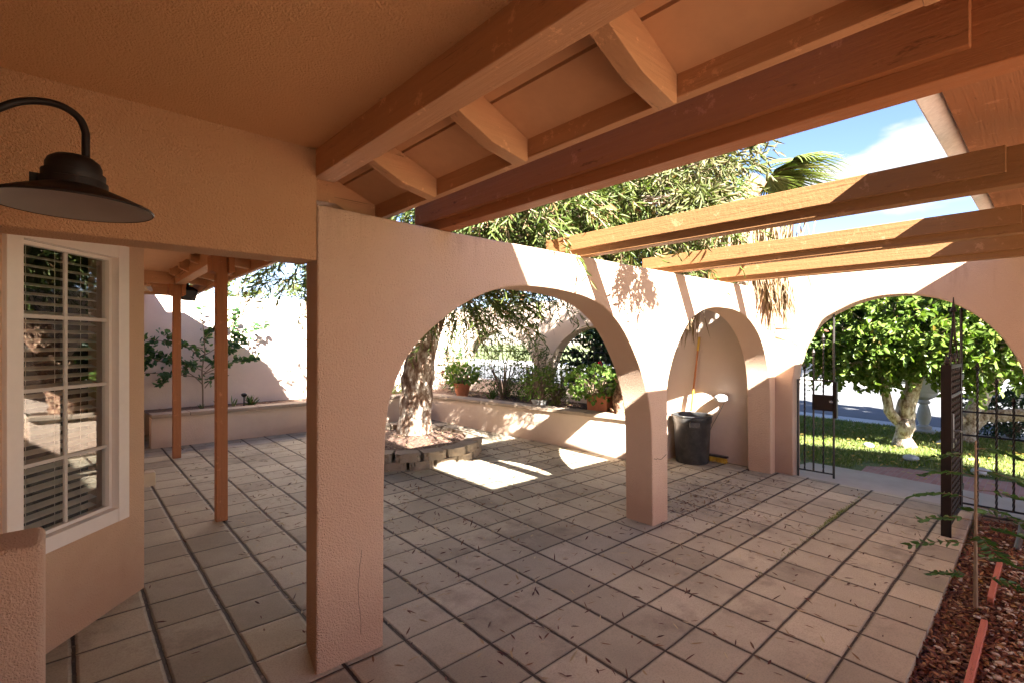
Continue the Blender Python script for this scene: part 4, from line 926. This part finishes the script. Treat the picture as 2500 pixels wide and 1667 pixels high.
# sapling in the front bed
sp = thing('sapling', 'thin sapling with pinnate leaves standing in the mulch bed', 'sapling', (4.12,.33,-.05))
b = MB(); b.tube([(0,0,0),(-.005,.0,.3),(.0,-.0,.6),(.0,.0,.85),(.0,0,1.02)], [.012,.010,.008,.006,.004], 7)
LP, LD = [], []
for z, a, ln in [(.18,2.2,.20),(.20,-.6,.28),(.30,.2,.26),(.38,2.6,.30),(.50,-.4,.26),(.53,2.4,.24),(.62,-1.2,.24),(.66,2.0,.32),(.72,-.6,.30),(.80,1.8,.28),(.84,-.9,.20),(.93,2.6,.2),(.97,-.3,.18),(.45,-1.9,.2),(.58,.9,.2)]:
    d = Vector((math.cos(a-.75), math.sin(a-.75), .15)); pts = [Vector((0,0,z))+d*ln*u+Vector((0,0,-.12*u*u*ln*3)) for u in (0,.25,.5,.75,1)]
    b.tube(pts, [.003,.0025,.002,.0015,.001], 4); s = d.cross(Vector((0,0,1))).normalized()
    for k in range(7):
        u = .25+.75*k/6; i = min(3,int(u*4)); c = pts[i].lerp(pts[i+1], u*4-i)
        for sgn in (-1,1): LP.append(tuple(c)); LD.append(tuple(d*.7+s*sgn+Vector((0,0,-.3))))
b.build('stem', M['twig'], sp, smooth=True)
leafmesh('leaves', np.array(LP), np.array(LD), rng.uniform(.055,.085,len(LP)), rng.uniform(.020,.028,len(LP)), M['neem'], sp, .2)
# ---------------------------------------------------------------- bin, broom, fittings
cx_, cy_ = 6.02, 3.16; cz_ = zf(cx_, cy_)
can = thing('garbage_can', 'black plastic garbage can, scuffed, standing behind the narrow arch', 'garbage can', (cx_, cy_, cz_))
b = MB(); b.lathe([(.001,.01),(.19,.0),(.20,.012),(.225,.50),(.240,.52),(.240,.60),(.232,.60),(.222,.52),(.19,.03),(.001,.03)], n=40); b.build('body', M['can'], can, smooth=True)
b = MB(); b.tube([(.243*math.cos(i*math.pi/20), .243*math.sin(i*math.pi/20), .60) for i in range(41)], .011, 8, cap=False); b.build('rim', M['can'], can, smooth=True)
for a in (R(215), R(35)):
    Mh = Matrix.Rotation(a, 4, 'Z'); b = MB(); b.box(.228,.262,-.06,.06,.47,.54, Mh); b.build('handle', M['can'], can, bevel=.008)
br = thing('push_broom', 'push broom leaning behind the garbage can with yellow and orange handle', 'broom', (6.2, 3.2, zf(6.2,3.2)))
b = MB(); p0, p1 = Vector((.06,.16,.10)), Vector((.128,.02,1.60))
def seg_(u0,u1,r,m,nm):
    b = MB(); b.tube([p0.lerp(p1,u0), p0.lerp(p1,u1)], r, 12); return b.build(nm, M[m], br, smooth=True)
M['yellow'] = plain('yellow plastic', (.62,.38,.03), .4); M['orange'] = plain('brown handle', (.42,.14,.03), .4)
seg_(0,.34,.012,'white','lower_handle'); seg_(.34,.52,.014,'yellow','middle_handle'); seg_(.52,.88,.013,'orange','handle'); seg_(.88,1,.016,'yellow','grip')
b = MB(); b.box(-.03,.03,-.42,.20,.075,.10); b.build('head', M['can'], br, bevel=.006)
P = np.stack([rng.uniform(-.028,.028,900), rng.uniform(-.41,.19,900), np.full(900,.078)],1); Dv = np.stack([rng.normal(size=900)*.12, rng.normal(size=900)*.12, -np.ones(900)],1)
leafmesh('bristles', P, Dv, .075, .006, M['yellow'], br, .02)
vc = thing('wall_box', 'round white wall box with a cable on the wall behind the narrow arch', 'wall box', (XG-.001, 2.90, .86))
Mv = Matrix.Translation((-.07,0,0)) @ Matrix.Rotation(R(-14),4,'Y')
b = MB(); b.lathe([(.078,-.022),(.080,.0),(.074,.024),(.045,.040),(.001,.045)], n=32, M=Mv); b.build('cap', M['white'], vc, smooth=True)
b = MB(); b.lathe([(.072,-.020),(.072,-.028),(.03,-.05),(.001,-.052)], n=24, M=Mv); b.build('lens', M['iron_grey'], vc, smooth=True)
b = MB(); b.box(-.06,.0,-.025,.025,-.02,.02); b.build('bracket', M['white'], vc, bevel=.004)
b = MB(); b.tube([(-.02,-.02,-.06),(-.015,.05,-.2),(-.008,.14,-.36),(-.008,.2,-.5)], .004, 6); b.build('cable', M['iron_grey'], vc)
# porch speaker and floodlights
spk = thing('speaker', 'small black outdoor speaker under the far porch eave', 'speaker', (1.19,7.40,2.16), .5)
b = MB(); b.box(-.09,.09,-.06,.06,-.05,.10, Matrix.Rotation(R(25),4,'X')); b.build('case', M['lamp'], spk, bevel=.008)
b = MB(); b.box(-.02,.02,-.01,.01,.08,.16); b.build('bracket', M['iron'], spk)
for k, (x, y) in enumerate(((.80,7.42),(1.06,7.40))):
    t = thing('floodlight', ['left round floodlight under the far porch eave','right round floodlight beside the black speaker'][k], 'floodlight', (x, y, 2.24), 0, 'porch floodlights')
    Mf = Matrix.Rotation(R(55),4,'Y') @ Matrix.Rotation(R(30),4,'X')
    b = MB(); b.lathe([(.02,.08),(.035,.05),(.065,.0),(.06,.0),(.001,.01)], n=20, M=Mf @ Matrix.Rotation(R(180),4,'X')); b.build('lamp_head', M['beige'], t, smooth=True)
    b = MB(); b.tube([(0,0,.02),(0,0,.10)], .012, 8); b.build('stem', M['white'], t)
# conduit pipe, edging strip
b = MB(); b.tube([(6.25,.47,.0),(6.28,.30,-.01),(6.27,.215,.0),(6.24,.2,-.01),(5.95,.2,-.04),(5.55,.21,-.07)], .022, 12); tag(b.build('drain_pipe', M['iron_grey'], None, smooth=True), 'grey pipe lying at the end of the mulch bed by the gate', 'pipe')
for k, (x0_, x1_) in enumerate(((4.26,5.05),(2.4,3.90))):
    b = MB(); b.box(x0_, x1_, .262, .29, -.075, -.012); o = b.build('edging_strip', M['wood_red_x'], None, bevel=.003)
    tag(o, ['pinkish red wooden edging strip in the mulch, far piece','pinkish red wooden edging strip in the mulch, near piece'][k], 'edging', 'wooden edging strips')
# cast stone pedestal
pd = thing('stone_pedestal', 'pale cast stone birdbath pedestal by the kerb beyond the gate', 'pedestal', (11.6, 1.62, zf(11.6,1.62)-.03))
b = MB(); b.lathe([(.17,0),(.17,.05),(.11,.07),(.12,.12),(.07,.15),(.11,.28),(.09,.42),(.06,.52),(.10,.55),(.07,.60)], n=20); b.build('baluster', M['birdbath'], pd, smooth=True, angle=30)
b = MB(); b.lathe([(.07,.60),(.17,.66),(.20,.72),(.20,.74),(.001,.74)], n=20); b.build('bowl', M['birdbath'], pd, smooth=True, angle=30)
b = MB(); b.box(-.22,.22,-.22,.22,.742,.98); b.box(-.25,.25,-.25,.25,.981,1.02); b.build('head', M['birdbath'], pd, bevel=.01)
# parked cars across the street
M['car_dark'] = plain('dark car paint', (.02,.022,.03), .2); M['car_white'] = plain('silver car paint', (.5,.5,.52), .25); M['tyre'] = plain('tyre', (.02,.02,.02), .8)
def car(x, y, mat, lab, L0=4.5):
    t = thing('parked_car', lab, 'car', (x, y, zf(x,y)-.09), R(90), 'cars parked across the street')
    b = MB(); b.prism([(-2.2,.3),(2.2,.3),(2.25,.55),(2.15,.78),(1.2,.92),(.65,1.35),(-1.0,1.40),(-1.75,1.0),(-2.2,.92),(-2.25,.6)], -.85, .85, 'y'); b.build('body', mat, t, bevel=.05)
    for s in (-1,1):
        b = MB(); b.prism([(1.05,.95),(.58,1.30),(-.95,1.34),(-1.5,1.0)], s*.852, s*.858, 'y'); b.build('side_window', M['car_dark'], t)
        for xx in (-1.35,1.35):
            b = MB(); b.lathe([(.001,.1),(.19,.1),(.2,.09),(.32,.1),(.34,.0),(.32,-.1),(.001,-.1)], n=22, M=Matrix.Translation((xx,s*.78,.33)) @ Matrix.Rotation(R(90),4,'X')); b.build('wheel', M['tyre'], t, smooth=True)
car(21.3, 8.6, M['car_dark'], 'dark car parked across the street, seen left of the forked tree')
car(21.3, -.8, M['car_white'], 'silver car parked across the street behind the leaning tree')
fh = thing('far_house', 'pale low house across the street', 'house', (33, 6, 0))
b = MB(); b.box(-3,3,-9,14,-.3,2.7); b.build('wall', M['stucco_back'], fh)
b = MB(); b.prism([(-3.6,2.7),(3.6,2.7),(0,4.2)], -9.5, 14.5, 'y'); b.build('roof', M['roof'], fh)
for yy in (-6,-1,4,9):
    b = MB(); b.box(-3.03,-3.002,yy,yy+1.6,.9,2.1); b.build('window', M['car_dark'], fh)
b = MB()
for x, y, r in ((8.65,1.35,.09),(8.75,1.15,.07),(9.2,1.95,.07),(8.45,.62,.10),(9.55,1.1,.08),(10.4,1.15,.14),(8.9,.9,.08),(9.35,1.25,.06)):
    bmesh.ops.create_icosphere(b.b, subdivisions=2, radius=r, matrix=Matrix.Translation((x,y,zf(x,y))) @ Matrix.Diagonal((1.2,1,.5,1)))
# individual stones
b.b.free()
for k, (x, y, r) in enumerate(((8.65,1.35,.09),(9.2,1.95,.07),(8.45,.62,.10),(10.4,1.15,.14))):
    b = MB(); bmesh.ops.create_icosphere(b.b, subdivisions=3, radius=r, matrix=Matrix.Diagonal((1.25,1,.55,1)))
    for v in b.b.verts: v.co *= 1+.08*math.sin(v.co.x*40+k)+random.uniform(-.04,.04)
    o = b.build('garden_stone', M['birdbath'], None, smooth=True, angle=180); o.location = (x, y, zf(x,y))
    tag(o, ['flat stone in front of the forked trunk','small stone left of the forked trunk','stone at the brick path edge','larger stone by the leaning tree'][k], 'stone', 'garden stones')
# ---------------------------------------------------------------- stuff: grass, litter, mulch leaves, pebbles
def scatter_flat(name, P, ln, wd, mat, lab, tilt=.25, curl=.2):
    n = len(P); a = rng.uniform(0, 2*math.pi, n); Dv = np.stack([np.cos(a), np.sin(a), rng.normal(size=n)*tilt],1); Dv = unit(Dv)
    N = unit(np.stack([rng.normal(size=n)*.35, rng.normal(size=n)*.35, np.ones(n)],1)); S = unit(np.cross(Dv, N)); N = np.cross(S, Dv)
    ln = ln[:,None]; wd = wd[:,None]; c = curl*ln*rng.uniform(-.3,1,(n,1))
    V = np.stack([P, P+Dv*ln*.35+S*wd*.5+N*c*.3, P+Dv*ln*.7+S*wd*.4+N*c*.5, P+Dv*ln+N*c*.3, P+Dv*ln*.7-S*wd*.4+N*c*.5, P+Dv*ln*.35-S*wd*.5+N*c*.3],1)
    V[:,:,2] = np.maximum(V[:,:,2], P[:,2:3]-.0015)
    me = bpy.data.meshes.new(name); me.vertices.add(n*6); me.vertices.foreach_set('co', V.astype(np.float32).ravel())
    idx = np.array([0,1,2,3,0,3,4,5], dtype=np.int32); Lx = (np.arange(n, dtype=np.int32)[:,None]*6+idx[None]).ravel()
    me.loops.add(n*8); me.loops.foreach_set('vertex_index', Lx); me.polygons.add(n*2)
    me.polygons.foreach_set('loop_start', np.arange(0,n*8,4,dtype=np.int32)); me.polygons.foreach_set('loop_total', np.full(n*2,4,dtype=np.int32)); me.update(calc_edges=True)
    return tag(link(name, me, mat), lab, None, None, 'stuff')
ZF = np.vectorize(zf)
def cl(n, x, y, sx, sy): return np.stack([rng.normal(x,sx,n), rng.normal(y,sy,n)],1)
pt = [np.stack([rng.uniform(.4,6.3,2300), rng.uniform(.55,8.0,2300)],1),
      cl(260,5.0,2.3,.5,.22), cl(160,4.3,2.35,.35,.15), cl(220,4.6,4.3,.8,.9), cl(330,5.35,3.85,.22,.35), cl(200,4.3,5.0,.6,.5), cl(230,2.6,4.4,.9,.7), cl(220,1.9,3.6,.7,.6), cl(150,1.6,5.2,.5,.9), cl(160,5.0,6.0,.4,1.0), cl(120,4.4,2.0,.4,.3)]
# along the x-joints leaves collect
k_ = rng.integers(0,17,900); pt.append(np.stack([.99+.3135*k_+rng.normal(size=900)*.012, rng.uniform(.6,7.5,900)],1))
XY = np.vstack(pt); ok = (XY[:,0] > .1)&(XY[:,0] < 6.3)&(XY[:,1] > .52)&(XY[:,1] < 8.1)&~((XY[:,0]>5.1)&(XY[:,1]>3.8)) & (np.hypot(XY[:,0]-ringc[0], XY[:,1]-ringc[1]) > 1.06)
ok &= ~((XY[:,0] < .95)&(rng.uniform(size=len(XY)) < .8))
XY = XY[ok]; P = np.c_[XY, ZF(XY[:,0], XY[:,1])+.003]
scatter_flat('fallen_leaves', P, rng.uniform(.03,.075,len(P)), rng.uniform(.006,.012,len(P)), M['litter'], 'narrow red brown fallen leaves scattered over the patio')
XY = np.stack([rng.uniform(2.2,6.33,42000), rng.uniform(-.9,.475,42000)],1); P = np.c_[XY, ZF(XY[:,0],XY[:,1])-.062+rng.uniform(0,.038,len(XY))]
scatter_flat('leaf_mulch', P, rng.uniform(.02,.055,len(P)), rng.uniform(.008,.018,len(P)), M['litterbed'], 'deep red brown leaf litter covering the front bed', .35, .3)
a = rng.uniform(0,2*math.pi,2200); r = np.sqrt(rng.uniform(0,1,2200))*.85; XY = np.stack([ringc[0]+r*np.cos(a), ringc[1]+r*np.sin(a)],1)
P = np.c_[XY, np.full(2200, zf(*ringc)+.145)+.05*(1-r/.9)]; scatter_flat('ring_leaves', P, rng.uniform(.02,.06,2200), rng.uniform(.006,.012,2200), M['litter'], 'red brown leaves inside the block ring')
XY = np.vstack([np.stack([rng.uniform(5.65,6.3,5200), rng.uniform(3.7,8.3,5200)],1), np.stack([rng.uniform(1,6.2,900), rng.uniform(8.35,9.0,900)],1)])
scatter_flat('planter_leaves', np.c_[XY, np.full(len(XY), ZS+.006)], rng.uniform(.02,.07,len(XY)), rng.uniform(.006,.013,len(XY)), M['litter'], 'dry leaves covering the raised bed soil')
# pebbles
me = bpy.data.meshes.new('pebbles'); b = MB(); base = bmesh.new(); bmesh.ops.create_icosphere(base, subdivisions=1, radius=1)
bv = np.array([v.co[:] for v in base.verts]); bf = np.array([[v.index for v in f.verts] for f in base.faces]); base.free()
n = 3000; q = rng.uniform(size=n); XY = np.stack([rng.uniform(2.2,6.2,n), np.where(q<.93, rng.uniform(-.7,.22,n), rng.uniform(.2,.46,n))],1)
sc_ = rng.uniform(.008,.017,(n,1,1)); an = rng.uniform(0,6.28,n)
V = bv[None]*sc_*np.array([1.4,.9,.6])[None,None]; ca, sa = np.cos(an)[:,None], np.sin(an)[:,None]
V = np.stack([V[...,0]*ca-V[...,1]*sa, V[...,0]*sa+V[...,1]*ca, V[...,2]],-1)
V += np.c_[XY, ZF(XY[:,0],XY[:,1])-.046+rng.uniform(0,.020,n)][:,None,:]
F = (bf[None]+(np.arange(n)*len(bv))[:,None,None]).reshape(-1,3); b.b.free()
me.from_pydata(V.reshape(-1,3).tolist(), [], F.tolist()); me.polygons.foreach_set('use_smooth', [True]*len(me.polygons))
tag(link('pebbles', me, M['pebble']), 'pale pebbles among the leaves of the front bed', None, None, 'stuff')
# lawn grass
n = 60000; XY = np.stack([rng.uniform(6.9,11.9,n)**1.0, rng.uniform(-1.6,7.5,n)],1)
inpath = (XY[:,0] < 8.3)&(XY[:,1] < 1.75)&~((XY[:,0]>8.05)&(XY[:,1]>1.2)); XY = XY[~inpath]; XY = XY[~((XY[:,0]<7.42)&(XY[:,1]<2.3))]
n = len(XY); P = np.c_[XY, ZF(XY[:,0],XY[:,1])-.036]; Dv = np.stack([rng.normal(size=n)*.45, rng.normal(size=n)*.45, np.ones(n)],1)
tag(leafmesh('grass', P, Dv, rng.uniform(.03,.075,n), rng.uniform(.005,.009,n), M['grass'], None, .3), 'patchy green front lawn grass beyond the gate', None, None, 'stuff')
n = 900; XY = np.stack([rng.uniform(7.4,11.6,n), rng.uniform(-1.4,3.5,n)],1); P = np.c_[XY, ZF(XY[:,0],XY[:,1])-.0+rng.uniform(0,.03,n)]
scatter_flat('lawn_leaves', P, rng.uniform(.03,.07,n), rng.uniform(.02,.035,n), M['yellowlitter'], 'yellow fallen leaves on the front lawn')
P = []
for k in range(26):
    y = rng.uniform(1.0,2.0); P.append((2.87+rng.normal()*0, y, 0))
gy_ = 1.945-.3045*2; xs_ = np.concatenate([rng.normal(5.15,.26,300), rng.normal(4.5,.5,90), rng.normal(5.75,.2,60)]); n_ = len(xs_); P = np.c_[xs_, gy_+rng.normal(size=n_)*.009, ZF(xs_, gy_)]; Dv = np.stack([rng.normal(size=n_)*.6, rng.normal(size=n_)*.6, np.ones(n_)],1)
tag(leafmesh('joint_grass', P, Dv, rng.uniform(.008,.032,n_), .003, M['grass'], None, .2), 'grass sprouting from a patio joint near the gate', None, None, 'stuff')
